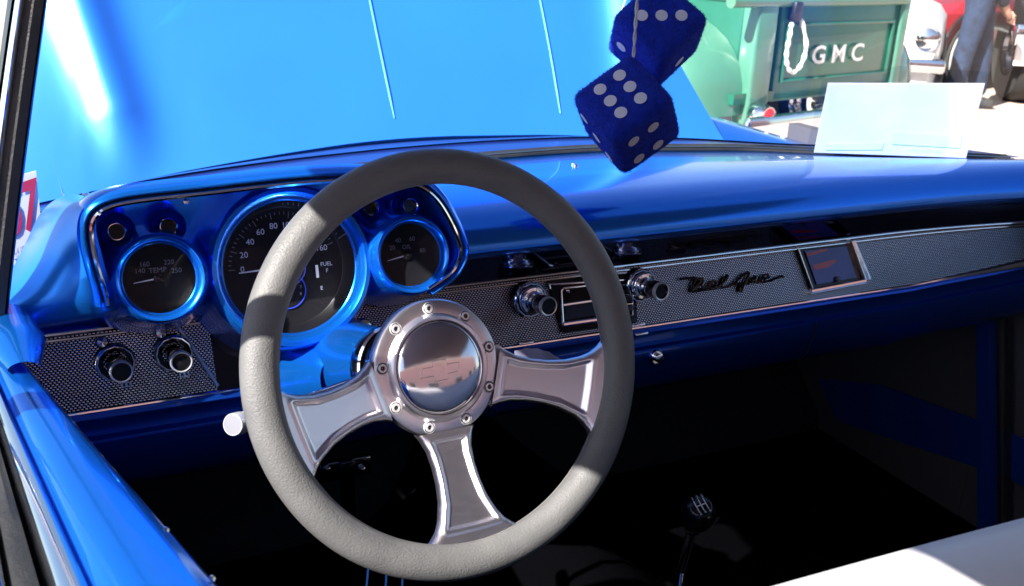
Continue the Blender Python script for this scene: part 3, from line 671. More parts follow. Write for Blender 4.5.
# ================================================================ cabin shell
ZF = .30
sill_in_far, sill_in_near = aZ(10, 342, .93), aZ(227, 586, .93)
dirS = (sill_in_near-sill_in_far).normalized()
def sp_(q, off, dz): # along driver door: q metres from the far end; off outward
    out = V((-dirS.y, dirS.x, 0)); out = out if out.x < 0 else -out
    p = sill_in_far+dirS*q+out*off; p.z = .93+dz; return p
SQ = xs(-.06, 1.5, 26)
secs = {
 'door': ('paint', [(-.004, -.60), (-.004, -.04), (-.001, -.010), (.004, -.002), (.012, .0015), (.030, .003), (.042, .001), (.046, -.003), (.050, -.006), (.052, -.03)]),
 'inner_molding': ('chrome', [(.052, -.03), (.053, -.006), (.057, -.002), (.064, -.004), (.070, -.012), (.072, -.03)]),
 'window_seal': ('rubber', [(.072, -.03), (.074, -.008), (.079, -.005), (.086, -.007), (.089, -.02)]),
 'belt_molding': ('chrome', [(.089, -.02), (.090, -.006), (.094, -.003), (.100, -.004), (.104, -.012), (.106, -.02)]),
 'outer_ledge': ('satin', [(.106, -.018), (.112, -.014), (.125, -.016), (.135, -.024)]),
 'outer_skin': ('hoodpaint', [(.135, -.024), (.16, -.030), (.20, -.05), (.23, -.12), (.24, -.30), (.22, -.55)])}
door = None
for k, (mt, sec) in secs.items():
    m_ = MB(); nn = 0
    rows = []
    for q in SQ:
        wid = lerp(.42, 1.28, min(1, max(0, q/.45)))   # strips narrow towards the pillar
        rows.append([sp_(q, o_*wid if k != 'outer_skin' else .135*wid+(o_-.135), dz) for o_, dz in sec])
    m_.grid(rows)
    if k == 'door': door = part('driver_door', m_, mt, car, ang=50)
    else: part(k, m_, mt, door, ang=50)
# corner lump where the sill meets the pillar
m_ = MB(); rows = []
for i in range(13):
    q = i/12; row = []
    for j in range(13):
        a = math.pi*j/12
        pr_ = interp([(0, .030), (.5, .034), (1, .016)], q); c0 = aY(2+22*q, 318+52*q, lerp(.985, .86, q))
        row.append(c0+V((math.cos(a)*pr_*.8, -.2*math.sin(a)*pr_, math.sin(a)*pr_*.55)))
    rows.append(row)
m_.grid(rows); part('sill_corner', m_, 'paint', door, ang=70)
m_ = MB(); m_.lathe([(.005, -.004), (.005, .001), (.003, .003), (.0003, .0035)], aY(5, 347, .90), (.2, -.9, .4), 14); part('corner_screw', m_, 'tan', door)
for px, py in ((75, 424), (100, 461), (116, 476), (134, 501), (168, 530), (214, 579)):
    m_ = MB(); p = aZ(px-2, py, .9265); m_.lathe([(.0022, -.002), (.0022, .001), (.0003, .0022)], p, (.5, -.3, .8), 10); part('sill_glint_screw', m_, 'chrome', door)  # tiny chrome screws added as glints along the sill
# A pillar: rubber with bright edges
def strip(name, m, x0a, x0b, x1a, x1b, Y0, Y1, th, par, y0=-60, y1=338):
    m_ = MB(); rows = []
    for k in range(11):
        f_ = k/10; y = lerp(y0, y1, f_); Yk = lerp(Y0, Y1, f_)
        bow = 2.5*math.sin(math.pi*f_)
        a, b_ = aY(lerp(x0a, x1a, f_)-bow, y, Yk), aY(lerp(x0b, x1b, f_)-bow, y, Yk)
        rows.append([a+V((0, th, 0)), a, a.lerp(b_, .5)+V((0, -th*.12, 0)), b_, b_+V((0, th, 0))])
    m_.grid(rows, cv=True, cap=True); return part(name, m_, m, par)
pil = strip('windshield_pillar', 'rubber', 33, 53, -18, 2, .95, .95, .03, car)
strip('pillar_edge_trim', 'darkchrome', 53, 56.5, 2, 5.5, .955, .955, .02, pil)
strip('pillar_bright_trim', 'chrome', 24, 33, -28, -18, .948, .948, .03, pil)
strip('pillar_channel', 'darkchrome', 17, 24, -34, -28, .955, .955, .03, pil)
# outer left body side behind the pillar (bright)
# vent window post, rear of the vent pane (outside the frame, throws the shadow across the rim)
m_ = MB(); m_.tube([V((-.09, .82, .93)), V((-.13, .54, 1.40))], .014, 10); part('vent_window_post', m_, 'chrome', door)

# roof (keeps the cabin dark; unseen edge shaped to place the shadow line)
roof_out = [V(p) for p in ((-.10, 1.0, 1.415), (-.15, .72, 1.42), (-.17, .60, 1.42), (-.235, .49, 1.42), (-.12, .30, 1.42), (-.05, .17, 1.42), (0.0, -.2, 1.42), (.0, -.40, 1.42), (1.40, -.40, 1.42), (1.42, .6, 1.42), (1.40, .90, 1.415), (.62, .90, 1.415), (.60, 1.0, 1.415))]
m_ = MB(); m_.poly(roof_out, (0, 0, .015)); part('roof', m_, 'headliner', car, False)
m_ = MB(); m_.box((.40, .93, 1.395), (.42, .17, .018), bev=.008); part('added_dice_shade', m_, 'vinyl', car)  # unseen visor, added to keep the dice in shade
# right side
m_ = MB(); m_.box((1.522, .30, .60), (.03, 1.72, .66)); rd = part('passenger_door', m_, 'doorcard', car)
def rx(x, y, X=1.496): return aX(x, y, X)
m_ = MB(); m_.poly([rx(1004, 430), rx(1100, 470), rx(1100, 530), rx(1004, 474)], V((-.004, 0, 0))); part('blue_insert', m_, 'doorblue', rd, False)
m_ = MB(); m_.poly([rx(984, 285, 1.49), rx(996, 285, 1.49), rx(999, 560, 1.49), rx(985, 560, 1.49)], V((-.02, 0, 0))); part('door_jamb', m_, 'doorblue', rd, False)
m_ = MB(); m_.poly([rx(1008, 285, 1.49), rx(1012, 285, 1.49), rx(1010, 560, 1.49), rx(1006, 560, 1.49)], V((-.008, 0, 0))); part('door_seal', m_, 'rubber', rd, False)
m_ = MB(); m_.box((1.52, 1.37, .60), (.03, .60, .66)); kp = part('kick_panel', m_, 'doorcard', car, False)
m_ = MB(); m_.poly([rx(820, 378, 1.503), rx(880, 384, 1.503), rx(982, 421, 1.503), rx(982, 468, 1.503), rx(838, 420, 1.503)], V((-.005, 0, 0))); part('blue_insert', m_, 'doorblue', kp, False)
m_ = MB(); m_.tube([rx(906, 308, 1.49)+V((0, 0, 0)), rx(922, 313, 1.49), rx(940, 324, 1.49)], .0012, 6); part('hinge_rod', m_, 'darkchrome', kp)
# firewall, floor, tunnel, left kick, rear
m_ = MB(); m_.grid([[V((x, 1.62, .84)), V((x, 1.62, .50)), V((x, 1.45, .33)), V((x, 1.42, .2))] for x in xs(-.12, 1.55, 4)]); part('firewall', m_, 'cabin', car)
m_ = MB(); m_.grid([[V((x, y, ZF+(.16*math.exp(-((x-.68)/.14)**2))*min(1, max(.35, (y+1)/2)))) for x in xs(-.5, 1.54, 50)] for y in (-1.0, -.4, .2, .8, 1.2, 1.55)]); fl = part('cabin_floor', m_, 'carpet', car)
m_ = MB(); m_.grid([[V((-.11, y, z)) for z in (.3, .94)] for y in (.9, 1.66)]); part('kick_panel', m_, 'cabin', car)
m_ = MB(); m_.box((.7, -1.0, .66), (1.7, .04, .74)); part('rear_bulkhead', m_, 'cabin', car, False)
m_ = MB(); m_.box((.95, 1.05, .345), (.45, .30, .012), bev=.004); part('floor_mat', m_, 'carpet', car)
for px, py, ln in ((812, 511, .035), (770, 560, .03), (525, 483, 0)):
    if ln: m_ = MB(); p = aZ(px, py, .36); m_.box(p, (ln, .010, .004), (V((.97, .22, 0)), V((-.22, .97, 0)), V((0, 0, 1))), bev=.002); part('mat_glint_clip', m_, 'darkchrome', fl)  # metal clip added as a small highlight on the mat
# bench seat
SY = .37; ST = .955
m_ = MB(); rows = []
for X in xs(.12, 1.44, 30):
    e_ = min(X-.12, 1.44-X); rd_ = .05*(1-min(1, e_/.05))**2; zt = ST-rd_+.004*math.sin((X-.1)*5)
    yo = -.03*(X-.55)
    rows.append([V((X, SY+yo+.02, .62)), V((X, SY+yo+.025, .80)), V((X, SY+yo+.018, zt-.06)), V((X, SY+yo+.006, zt-.03)), V((X, SY+yo-.012, zt-.010)), V((X, SY+yo-.035, zt-.001)), V((X, SY+yo-.07, zt)), V((X, SY+yo-.12, zt-.012)), V((X, SY+yo-.15, zt-.05)), V((X, SY+yo-.155, .62))])
m_.grid(rows, cv=True, cap=True); seat = part('bench_seat', m_, 'vinyl', car, ang=60)
# shifter
ks = V((.715, .872, .622)); ks = aW(698, 513, 1.245)
m_ = MB(); m_.lathe([(.010, -.028), (.014, -.023), (.0205, -.012), (.0225, 0), (.0205, .011), (.015, .018), (.0125, .0195), (.0003, .020)], ks, (-.22, -.45, .86), 36); sh = part('shift_knob', m_, 'gloss_black', car)
KN = V((-.22, -.45, .86)).normalized(); KXv = (V((1, 0, 0))-KN*KN.x).normalized(); KYv = KN.cross(KXv)
KP = lambda x, y: ks+KXv*x+KYv*y+KN*.0212
m_ = MB()
for xx in (-.0065, 0, .0065): m_.tube([KP(xx, -.0075), KP(xx, 0), KP(xx, .0075)], .0007, 5)
m_.tube([KP(-.0065, 0), KP(0, 0), KP(.0065, 0)], .0007, 5)
for s_, xx, yy in (('1', -.0065, .0105), ('3', 0, .0105), ('5', .0065, .0105), ('2', -.0065, -.0105), ('4', 0, -.0105), ('6', .0065, -.0105)): text_mb(m_, s_, KP(xx, yy)+KN*.0006, KXv, KYv, .006)
part('shift_pattern', m_, 'white', sh)
m_ = MB(); m_.lathe([(.0105, 0), (.012, .004), (.012, .012), (.010, .016)], ks-KN*.042, KN, 24); part('knob_collar', m_, 'chrome', sh)
m_ = MB(); m_.tube([ks-KN*.04, ks-KN*.11+V((0, 0, -.03)), ks+V((.0, .02, -.20))], .0065, 10); part('shift_rod', m_, 'chrome', sh)
# pedals and bracket rods under the dash
for a_, b_ in (((369, 560), (362, 640)), ((387, 565), (383, 640)), ((403, 568), (400, 640))):
    m_ = MB(); m_.tube([aY(*a_, 1.15), aY(*b_, 1.12)], .0035, 8); part('pedal_rod', m_, 'chrome', car)
m_ = MB(); m_.box(aY(345, 468, 1.18), (.075, .01, .03), bev=.003); br = part('pedal_bracket', m_, 'darkchrome', car)
for q in (325, 360): m_ = MB(); m_.lathe([(.006, 0), (.006, .006), (.0003, .007)], aY(q, 468, 1.17), (0, -1, .2), 6); part('bracket_bolt', m_, 'darkchrome', br)
m_ = MB(); m_.box(aY(348, 490, 1.17), (.020, .004, .09), bev=.001); part('bracket_arm', m_, 'darkchrome', br)
# chrome trim ring low in the footwell
m_ = MB(); m_.tube([aY(x, y, 1.25) for x, y in ((530, 486), (540, 485), (551, 488), (560, 494))], .0025, 8); part('footwell_trim', m_, 'chrome', car)

# ================================================================ things on the dash
c0 = aY(541, 356, .99)
m_ = MB(); rows = []
for i in range(9):
    f_ = i/8; row = []
    for j in range(7):
        g_ = j/6; x = lerp(515, 561, f_); yt = 348+8*(abs(f_-.35)*1.8)**2+ (2 if i % 2 else 0)*.5; y = lerp(yt, 372, g_)
        row.append(aY(x, y, .975+.010*math.sin(f_*9)*g_+.012*(1-g_)))
    rows.append(row)
m_.grid(rows); m_.grid([[p+V((0, .0015, 0)) for p in r_] for r_ in rows][::-1])
tag(part('folded_cloth', m_, 'cloth'), 'small lavender grey cloth hanging under the radio behind the right wheel spoke', 'cloth')
# placard with red 57 at the left windshield corner
PA = [aY(14, 268, 1.12), aY(43, 240, 1.12), aY(36, 171, 1.12), aY(10, 178, 1.12)]
pl = thing('number_placard', aY(27, 262, 1.10), 'white placard with red 57 behind the left windshield pillar', 'placard')
nrmP = (PA[1]-PA[0]).cross(PA[3]-PA[0]).normalized(); nrmP = nrmP if nrmP.y < 0 else -nrmP
m_ = MB(); m_.poly(PA, -nrmP*.002); part('card', m_, 'placard', pl, False)
Xd = (aY(41, 243, 1.12)-aY(17, 252, 1.12)).normalized(); Yd = (aY(36, 171, 1.12)-aY(41.5, 241, 1.12)).normalized()
m_ = MB(); text_mb(m_, '57', aP(22.5, 211, PA[0]+nrmP*.0012, nrmP), Xd, Yd, .072, depth=0, bold=.03, sx=.44); part('number', m_, 'pink', pl, False)
m_ = MB(); text_mb(m_, 'CL. K 1988 DF TABLE', aP(26, 248, PA[0]+nrmP*.0012, nrmP), Xd, Yd, .0085, depth=0, bold=.01, sx=.36); m_.tube([aP(14, 259.5, PA[0]+nrmP*.0006, nrmP), aP(41, 248, PA[0]+nrmP*.0006, nrmP)], .0004, 4); part('small_print', m_, 'navy_print', pl, False)

# show card leaning at the right of the windshield
c_ = [aY(814, 153, 1.275), aY(966, 158.5, 1.155), aY(985, 83.5, 1.13), aY(828, 83, 1.235)]
sc_ = thing('show_card', (c_[0]+c_[1])/2, 'thin translucent white show card standing on the dash against the windshield', 'sign card')
cn = (c_[1]-c_[0]).cross(c_[3]-c_[0]).normalized(); cn = cn if cn.y < 0 else -cn
# make it planar
c_ = [aP(x, y, c_[0], cn) for x, y in ((814, 152.5), (966, 158), (985, 83.5), (828, 83))]
m_ = MB(); m_.poly(c_, -cn*.0006); part('paper', m_, 'paper', sc_, False)
def cp(x, y, o=.0006): return aP(x, y, c_[0]+cn*o, cn)
m_ = MB(); m_.poly([cp(892, 132), cp(962, 136), cp(960, 148), cp(892, 144)], cn*.0002); m_.poly([cp(826, 144), cp(884, 142.5), cp(882, 149.5), cp(826, 150)], cn*.0002); part('printed_panel', m_, 'paperblue', sc_, False)
Xc = (cp(960, 152)-cp(895, 149)).normalized(); Yc = cn.cross(Xc); Yc = Yc if Yc.z > 0 else -Yc
m_ = MB(); text_mb(m_, 'JULY 22-25, 2010', cp(925, 150.5, .0009), Xc, Yc, .0062, depth=0, mirror=True, sx=1.2); part('printed_line', m_, 'papergrey', sc_, False)
m_ = MB(); m_.poly([cp(806, 152, -.0018), cp(970, 158, -.0018), cp(992, 72, -.0018), cp(900, 66, -.0018), cp(822, 80, -.0018)], -cn*.0004); part('plastic_sleeve', m_, 'sleeve', sc_, False)

# fuzzy dice
def rbox(mb, C, ax, L_, rad, n=7):
    # rounded cube: superellipsoid-like from cube grid
    def pt(a):
        v = V(a); h = L_/2-rad; q = V([max(-h, min(h, c)) for c in v*(L_/2)]); d = (v*(L_/2)-q)
        if d.length > 1e-9: q = q+d.normalized()*rad
        return C+ax[0]*q.x+ax[1]*q.y+ax[2]*q.z
    ts = [math.tan(-math.pi/4+math.pi/2*i/(2*n)) for i in range(2*n+1)]
    for k in range(3):
        for s_ in (-1, 1):
            P = []
            for a in ts:
                row = []
                for b_ in ts:
                    v = [0, 0, 0]; v[k] = s_; v[(k+1) % 3] = a; v[(k+2) % 3] = b_; row.append(pt(v))
                P.append(row)
            mb.grid(P)
def disc(mb, C, ax1, ax2, r, n=20, N=None):
    k = len(mb.v); mb.v.append(C+N*.0004); 
    for i in range(n): a = 2*math.pi*i/n; mb.v.append(C+ax1*(math.cos(a)*r)+ax2*(math.sin(a)*r))
    mb.f += [(k, k+1+i, k+1+(i+1) % n) for i in range(n)]
BK = -FW
def die(loc, e, L_, faces, label):
    d_ = thing('fuzzy_die', loc, label, 'fuzzy dice', 'pair of fuzzy dice hanging in the windshield')
    m_ = MB(); rbox(m_, loc, e, L_, L_*.15); body = part('die_body', m_, 'velvet', d_, ang=70)
    fz_ = MB(); rnd = random.Random(5); pm = {}
    for (ni, s_, ui, vi, pips) in faces: pm[(ni, s_)] = (ui, vi, pips)
    for _ in range(9000):
        ni = rnd.randrange(3); s_ = rnd.choice((-1, 1)); a, b_ = rnd.uniform(-.5, .5), rnd.uniform(-.5, .5); ui, vi = (ni+1) % 3, (ni+2) % 3
        q = [0, 0, 0]; q[ni] = s_*.5; q[ui] = a; q[vi] = b_
        if (ni, s_) in pm:
            u2, v2, pp = pm[(ni, s_)]
            if any(math.hypot(q[u2]-x, q[v2]-y)*L_ < .0085 for x, y in pp): continue
        h_ = .5-.15; c = V([max(-h_, min(h_, t_)) for t_ in q]); dd = (V(q)-c); dd = dd.normalized() if dd.length > 1e-6 else V((0, 0, 0))
        pw = loc+(e[0]*(c.x+dd.x*.15)+e[1]*(c.y+dd.y*.15)+e[2]*(c.z+dd.z*.15))*L_
        N_ = (e[0]*dd.x+e[1]*dd.y+e[2]*dd.z+V((rnd.uniform(-.6, .6), rnd.uniform(-.6, .6), rnd.uniform(-.6, .6)))).normalized()
        tt = N_.cross(V((rnd.uniform(-1, 1), rnd.uniform(-1, 1), rnd.uniform(-1, 1)))).normalized()*.00028
        fz_.add([pw-tt, pw+tt, pw+N_*rnd.uniform(.0012, .0026)], [(0, 1, 2)])
    pile = part('plush_pile', fz_, 'velvet', d_, False); pile['kind'] = 'stuff'
    for (ni, s_, ui, vi, pips) in faces:
        N = e[ni]*s_
        for (a, b_) in pips:
            m_ = MB(); disc(m_, loc+N*(L_/2+.0010)+e[ui]*(a*L_)+e[vi]*(b_*L_), e[ui], e[vi], .0075, N=N); part('pip', m_, 'pip', d_)
    return d_
qv = (RT*.585-UP*.81).normalized(); e1 = (-RT*.81-UP*.585).normalized()
e2 = (qv*.89+BK*.456).normalized(); e3 = (qv*.456-BK*.89).normalized()
Ld = .0885
LD1 = aW(627.5, 115.5, 1.18)
p6 = [(a, b_) for a in (-.156, .156) for b_ in (-.235, .0, .235)]; p4 = [(a+.06, b_) for a in (-.156, .156) for b_ in (-.226, .226)]
die1 = die(LD1, (e1, e2, e3), Ld, [(2, -1, 0, 1, [(a, b_-.02) for a, b_ in p6]), (1, 1, 0, 2, p4), (0, 1, 1, 2, [(0, 0), (.22, .22), (-.22, -.22)]), (0, -1, 1, 2, [(.2, .2), (-.2, -.2)])], 'lower blue fuzzy die showing six and four white dots')
nn_ = (BK*.966+UP*.259).normalized(); dn = (-UP*.966+BK*.259).normalized(); f1 = ((RT*.96+UP*.10).normalized()+dn).normalized(); f1 = (RT+dn).normalized(); f2 = (-RT+dn).normalized()
LD2 = aW(656.5, 34, 1.25)
die2 = die(LD2, (f1, f2, nn_), Ld*.98, [(2, 1, 0, 1, [(0, 0), (.195, -.195), (-.195, .195), (-.24, -.24)]), (0, 1, 1, 2, [(.05, -.08)]), (1, 1, 0, 2, [(-.22, .0)])], 'upper blue fuzzy die with a row of three white dots')
MT = V((.70, 1.03, 1.36))
for dd, tgt, top in ((die1, aW(633, 64, 1.19), aW(641, -60, 1.165)), (die2, LD2-FW*.0+UP*.045-RT*.03, aW(622, -60, 1.20))):
    m_ = MB(); pts = [tgt.lerp(top, k/24) for k in range(25)]
    for ph in (0, math.pi):
        m_.tube([p+V((math.cos(k*1.1+ph), math.sin(k*1.1+ph), 0))*.0012 for k, p in enumerate(pts)], .0013, 6)
    part('cord', m_, 'cord', dd)
m_ = MB(); m_.tube([LD2+UP*.02-RT*.046, LD2+UP*.055-RT*.035, LD2+UP*.075-RT*.02], .0016, 6); part('cord_loop', m_, 'cord', die2)

# ================================================================ background
# ---- green pickup, tailgate towards us
TLc, TRc = V((3.077, 3.814, 0)), V((4.387, 4.097, 0))
tx = (TRc-TLc); tx.z = 0; TWd = tx.length; tx.normalize(); ty = V((-tx.y, tx.x, 0))   # ty away from the camera
if ty.y < 0: ty = -ty
tr_ = thing('pickup_truck', TLc.lerp(TRc, .5), 'light green vintage pickup with dark tailgate lettered GMC, beyond the raised hood', 'pickup truck')
TZ0, TZ1 = .55, 1.02
def T(a, b_, z): return TLc+tx*a+ty*b_+V((0, 0, z))
GA0, GA1 = .29, TWd-.04; GC = (GA0+GA1)/2; GWd = GA1-GA0
m_ = MB(); m_.box(T(GC, .02, (TZ0+TZ1)/2), (GWd, .04, TZ1-TZ0), (tx, ty, V((0, 0, 1))), bev=.012); gate = part('tailgate', m_, 'dkgreen', tr_)
m_ = MB(); m_.tube([T(-.10, .0, TZ1+.01), T(TWd, .0, TZ1+.01)], .028, 12); part('gate_top_rail', m_, 'green', gate)
m_ = MB()
for z in (TZ1-.10, TZ0+.10): m_.box(T(GC, -.006, z), (GWd-.10, .016, .018), (tx, ty, V((0, 0, 1))), bev=.006)
for a in (GA0+.05, GA1-.05): m_.box(T(a, -.006, (TZ0+TZ1)/2), (.018, .016, TZ1-TZ0-.18), (tx, ty, V((0, 0, 1))), bev=.006)
part('gate_ribs', m_, 'dkgreen', gate)
m_ = MB(); text_mb(m_, 'G M C', T(TWd*.575, -.012, .765), tx, V((0, 0, 1)), .125, depth=.006, bold=.018, sx=1.30); part('gate_lettering', m_, 'white', gate, False)
# bed posts, sides, floor, cab
m_ = MB()
for a, w_ in ((.165, .15), (TWd+.0, .075)): m_.box(T(a, .03, .76), (w_, .10, .62), (tx, ty, V((0, 0, 1))), bev=.015)
part('bed_post', m_, 'green', tr_)
for a in (.11, TWd+.03):
    m_ = MB(); m_.box(T(a, 1.08, .76), (.03, 2.0, .52), (tx, ty, V((0, 0, 1))), bev=.01); bs_ = part('bed_side', m_, 'dkgreen', tr_)
    m_ = MB(); m_.tube([T(a, 0, 1.04), T(a, 2.1, 1.04)], .03, 10); part('bed_rail', m_, 'green', bs_)
m_ = MB(); m_.box(T(TWd/2, 1.0, .58), (TWd, 2.0, .05), (tx, ty, V((0, 0, 1)))); part('bed_floor', m_, 'dkgreen', tr_, False)
m_ = MB(); rows = []
for b_, z0, z1, ins in ((2.15, .45, 1.05, 0), (2.2, .45, 1.25, .02), (2.3, .45, 1.70, .10), (2.45, .45, 1.80, .14), (3.1, .45, 1.80, .14), (3.35, .45, 1.70, .10), (3.65, .45, 1.20, .03), (4.6, .45, 1.12, .05), (4.8, .45, .95, .15)):
    rows.append([T(-.10+ins*0, b_, z0), T(-.10, b_, min(z1, 1.15)), T(-.10+ins*1.2, b_, z1), T(TWd+.10-ins*1.2, b_, z1), T(TWd+.10, b_, min(z1, 1.15)), T(TWd+.10, b_, z0)])
m_.grid(rows, cv=True, cap=True); part('cab', m_, 'green', tr_, ang=40)
m_ = MB(); m_.box(T(TWd/2, 2.262, 1.42), (TWd*.7, .012, .30), (tx, (ty+V((0, 0, .22))).normalized(), (V((0, 0, 1))-ty*.22).normalized()), bev=.004); part('rear_window', m_, 'gloss_black', tr_)
for sgn, a0 in ((-1, .09), (1, TWd+.05)):
    m_ = MB(); rows = []
    for i in range(19):
        a = math.pi*(i/18)*1.0; y_ = .60-.58*math.cos(a); z_ = .50+.47*math.sin(a)**.7
        row = []
        for j in range(9):
            g_ = math.pi/2*j/8
            row.append(T(a0+sgn*(.34*math.sin(g_)), .60+(y_-.60)*(.78+.22*math.cos(g_)), .30+(z_-.30)*(.84+.16*math.cos(g_))))
        row.append(T(a0+sgn*.34, .60+(y_-.60)*.72, max(.30, .30+(z_-.30)*.70)))
        rows.append(row)
    m_.grid(rows); fd = part('rear_fender', m_, 'green', tr_, ang=60)
    m_ = MB(); wc = T(a0+sgn*.14, .60, .36)
    m_.lathe([(.20, -.10), (.34, -.10), (.36, -.07), (.36, .07), (.34, .10), (.20, .10)], wc, tx, 40); wh = part('wheel', m_, 'tyre', tr_)
    m_ = MB(); m_.lathe([(.21, .02), (.20, .085), (.15, .06), (.08, .07), (.0005, .10)], wc, tx*sgn, 32); part('rim', m_, 'chrome', wh)
    if sgn < 0:
        m_ = MB(); p = T(.13, -.06, .505); m_.lathe([(.05, .06), (.062, .02), (.062, -.02), (.055, -.03)], p, -ty, 24, cap0=True); tlp = part('tail_lamp', m_, 'chrome', tr_)
        m_ = MB(); m_.lathe([(.050, .050), (.052, .055), (.03, .075), (.0005, .082)], p+ty*.0, -ty, 20); m_.v = m_.v; part('lamp_lens', m_, 'tail_red', tlp)
m_ = MB(); m_.box(T(TWd/2, -.13, .46), (TWd+.1, .05, .12), (tx, ty, V((0, 0, 1))), bev=.02); part('rear_bumper', m_, 'chrome', tr_)
# gate chain in a pale sleeve
m_ = MB(); pts = smoothpts([T(.33, -.03, .93), T(.30, -.05, .87), T(.28, -.06, .80), T(.30, -.06, .735), T(.35, -.06, .70), T(.41, -.06, .74), T(.44, -.05, .83), T(.40, -.03, .95)], 6)
m_.tube(pts, [.010+.003*math.sin(k*1.6) for k in range(len(pts))], 8); part('gate_chain', m_, 'plate', tr_)
m_ = MB(); m_.box(T(.36, -.02, .985), (.06, .05, .09), (tx, ty, V((0, 0, 1))), bev=.01); part('gate_latch', m_, 'black', tr_)

# ---- generic car shell for the cars behind
def carbody(name, label, cat, O, fx, paint, length=4.4, width=1.75, zb=.28, hoodz=.92, roofz=1.38):
    fx = V(fx).normalized(); sy = V((-fx.y, fx.x, 0))
    th = thing(name, O, label, cat); O = V(O)
    def G(a, b_, z): return O+fx*a+sy*b_+V((0, 0, z))
    prof = [(0, .50), (.03, .70), (.12, .82), (.5, hoodz-.03), (1.2, hoodz), (1.45, hoodz+.03), (1.95, roofz-.03), (2.2, roofz), (2.9, roofz), (3.3, roofz-.08), (3.75, hoodz+.02), (4.2, hoodz-.04), (4.38, .78), (4.4, .50)]
    rows = []
    for a, z in prof:
        k = min(1, .80+.2*min(1, a/.3), .80+.2*min(1, (4.4-a)/.3)); hw = width/2*k; zt = z; sh_ = min(z, hoodz-.03); cab = max(0, z-hoodz)
        a *= length/4.4
        rows.append([G(a, -hw*.97, zb), G(a, -hw, .55), G(a, -hw*.98, sh_-.08), G(a, -hw*.90, sh_), G(a, -hw*(.86-cab*.35), zt), G(a, 0, zt+.03), G(a, hw*(.86-cab*.35), zt), G(a, hw*.90, sh_), G(a, hw*.98, sh_-.08), G(a, hw, .55), G(a, hw*.97, zb)])
    m_ = MB(); m_.grid(rows, cv=True, cap=True); part('body', m_, paint, th, ang=30)
    for a in (.85, 3.5):
        for s_ in (-1, 1):
            wc = G(a*length/4.4, s_*(width/2-.10), .33)
            m_ = MB(); m_.lathe([(.40, -.06), (.40, .115)], wc, sy*s_, 36, cap0=True); m_.lathe([(.40, .115), (.415, .125), (.43, .118), (.43, .10)], wc, sy*s_, 36); part('wheel_arch', m_, 'black', th)
            m_ = MB(); m_.lathe([(.20, -.08), (.31, -.08), (.33, -.05), (.33, .10), (.315, .125), (.235, .13), (.22, .11)], wc, sy*s_, 40); wh = part('wheel', m_, 'tyre', th)
            m_ = MB(); m_.lathe([(.255, .1285), (.262, .1335), (.285, .1335), (.292, .1285)], wc, sy*s_, 36); part('tyre_lettering_band', m_, 'white', wh)
            m_ = MB(); m_.lathe([(.235, .10), (.23, .135), (.215, .13), (.20, .08), (.18, .06), (.07, .075), (.06, .105), (.0005, .115)], wc, sy*s_, 36); part('rim', m_, 'chrome', wh)
            for k in range(5):
                a_ = k*2*math.pi/5; m_ = MB(); pc = wc+sy*s_*.085+fx*(math.cos(a_)*.13)+V((0, 0, math.sin(a_)*.13)); m_.lathe([(.045, -.01), (.045, .004), (.0005, .004)], pc, sy*s_, 16); part('rim_slot', m_, 'tan', wh)
    m_ = MB()
    for s_ in (-1, 1): m_.grid([[G(a*length/4.4, s_*width/2*(.88-max(0, z-hoodz)*.35)+s_*.012, z) for a in (aa, bb)] for (aa, bb, z) in ((1.62, 3.66, hoodz+.07), (1.95, 3.35, roofz-.10))])
    m_.grid([[G(1.50*length/4.4-.02, b_, hoodz+.09) for b_ in (-.6, .6)], [G(1.90*length/4.4-.02, b_, roofz-.06) for b_ in (-.55, .55)]])
    part('windows', m_, 'gloss_black', th, False)
    for s_ in (-1, 1):
        m_ = MB(); p = G(.03, s_*width*.36, .66); m_.lathe([(.085, -.03), (.095, .02), (.088, .035), (.08, .03), (.05, .045), (.0005, .05)], p, -fx, 28); part('headlight', m_, 'chrome', th)
    for e, a in ((-1, -.05), (1, length+.03)):
        m_ = MB(); m_.box(G(a, 0, .47), (.07, width*.92, .11), (fx, sy, V((0, 0, 1))), bev=.03); part('bumper', m_, 'chrome', th)
    return th, G
# red car: near-side front wheel at pixel (957,50)
wheelp = V((8.2, 6.95, 0)); dirr = V((.99, .14, 0)).normalized()
sy_ = V((-dirr.y, dirr.x, 0)); O_r = wheelp+sy_*(.80)-dirr*.85
carbody('red_car', 'red car with chrome slotted wheel parked behind the standing person', 'car', O_r, dirr, 'red', 4.6, 1.8, .24, .84, 1.25)
# white car nose with round lamp, facing the camera, between tailgate and red car
fw_ = V((FW.x+.25, FW.y, 0)).normalized(); O_w = aW(848, 60, 7.6); O_w.z = 0
carbody('white_car', 'white car with round chrome headlight between the green tailgate and the red car', 'car', O_w, fw_, 'white', 4.4, 1.5, .3, .92, 1.36)
# ---- black pickup at the right with silver bumper and plate
bt = thing('black_pickup', (9.4, 7.0, 0), 'black pickup with silver bumper and white plate at the right edge, behind the person', 'pickup truck')
by = V((.55, .83, 0)).normalized(); bx = V((by.y, -by.x, 0)); BO = aW(1006, 60, 8.9); BO.z = 0
def B_(a, b_, z): return BO+bx*a+by*b_+V((0, 0, z))
m_ = MB(); rows = []
for b_, z in ((0.02, .95), (.05, 1.08), (.3, 1.14), (1.1, 1.16), (1.6, 1.75), (1.8, 1.82), (2.8, 1.82), (2.9, 1.15), (4.6, 1.15), (4.62, .8)):
    rows.append([B_(-.02, b_, .62), B_(-.02, b_, min(z, 1.08)), B_(.10, b_, z), B_(1.68, b_, z), B_(1.80, b_, min(z, 1.08)), B_(1.80, b_, .62)])
m_.grid(rows, cv=True, cap=True); part('body', m_, 'black_truck', bt, ang=30)
m_ = MB()
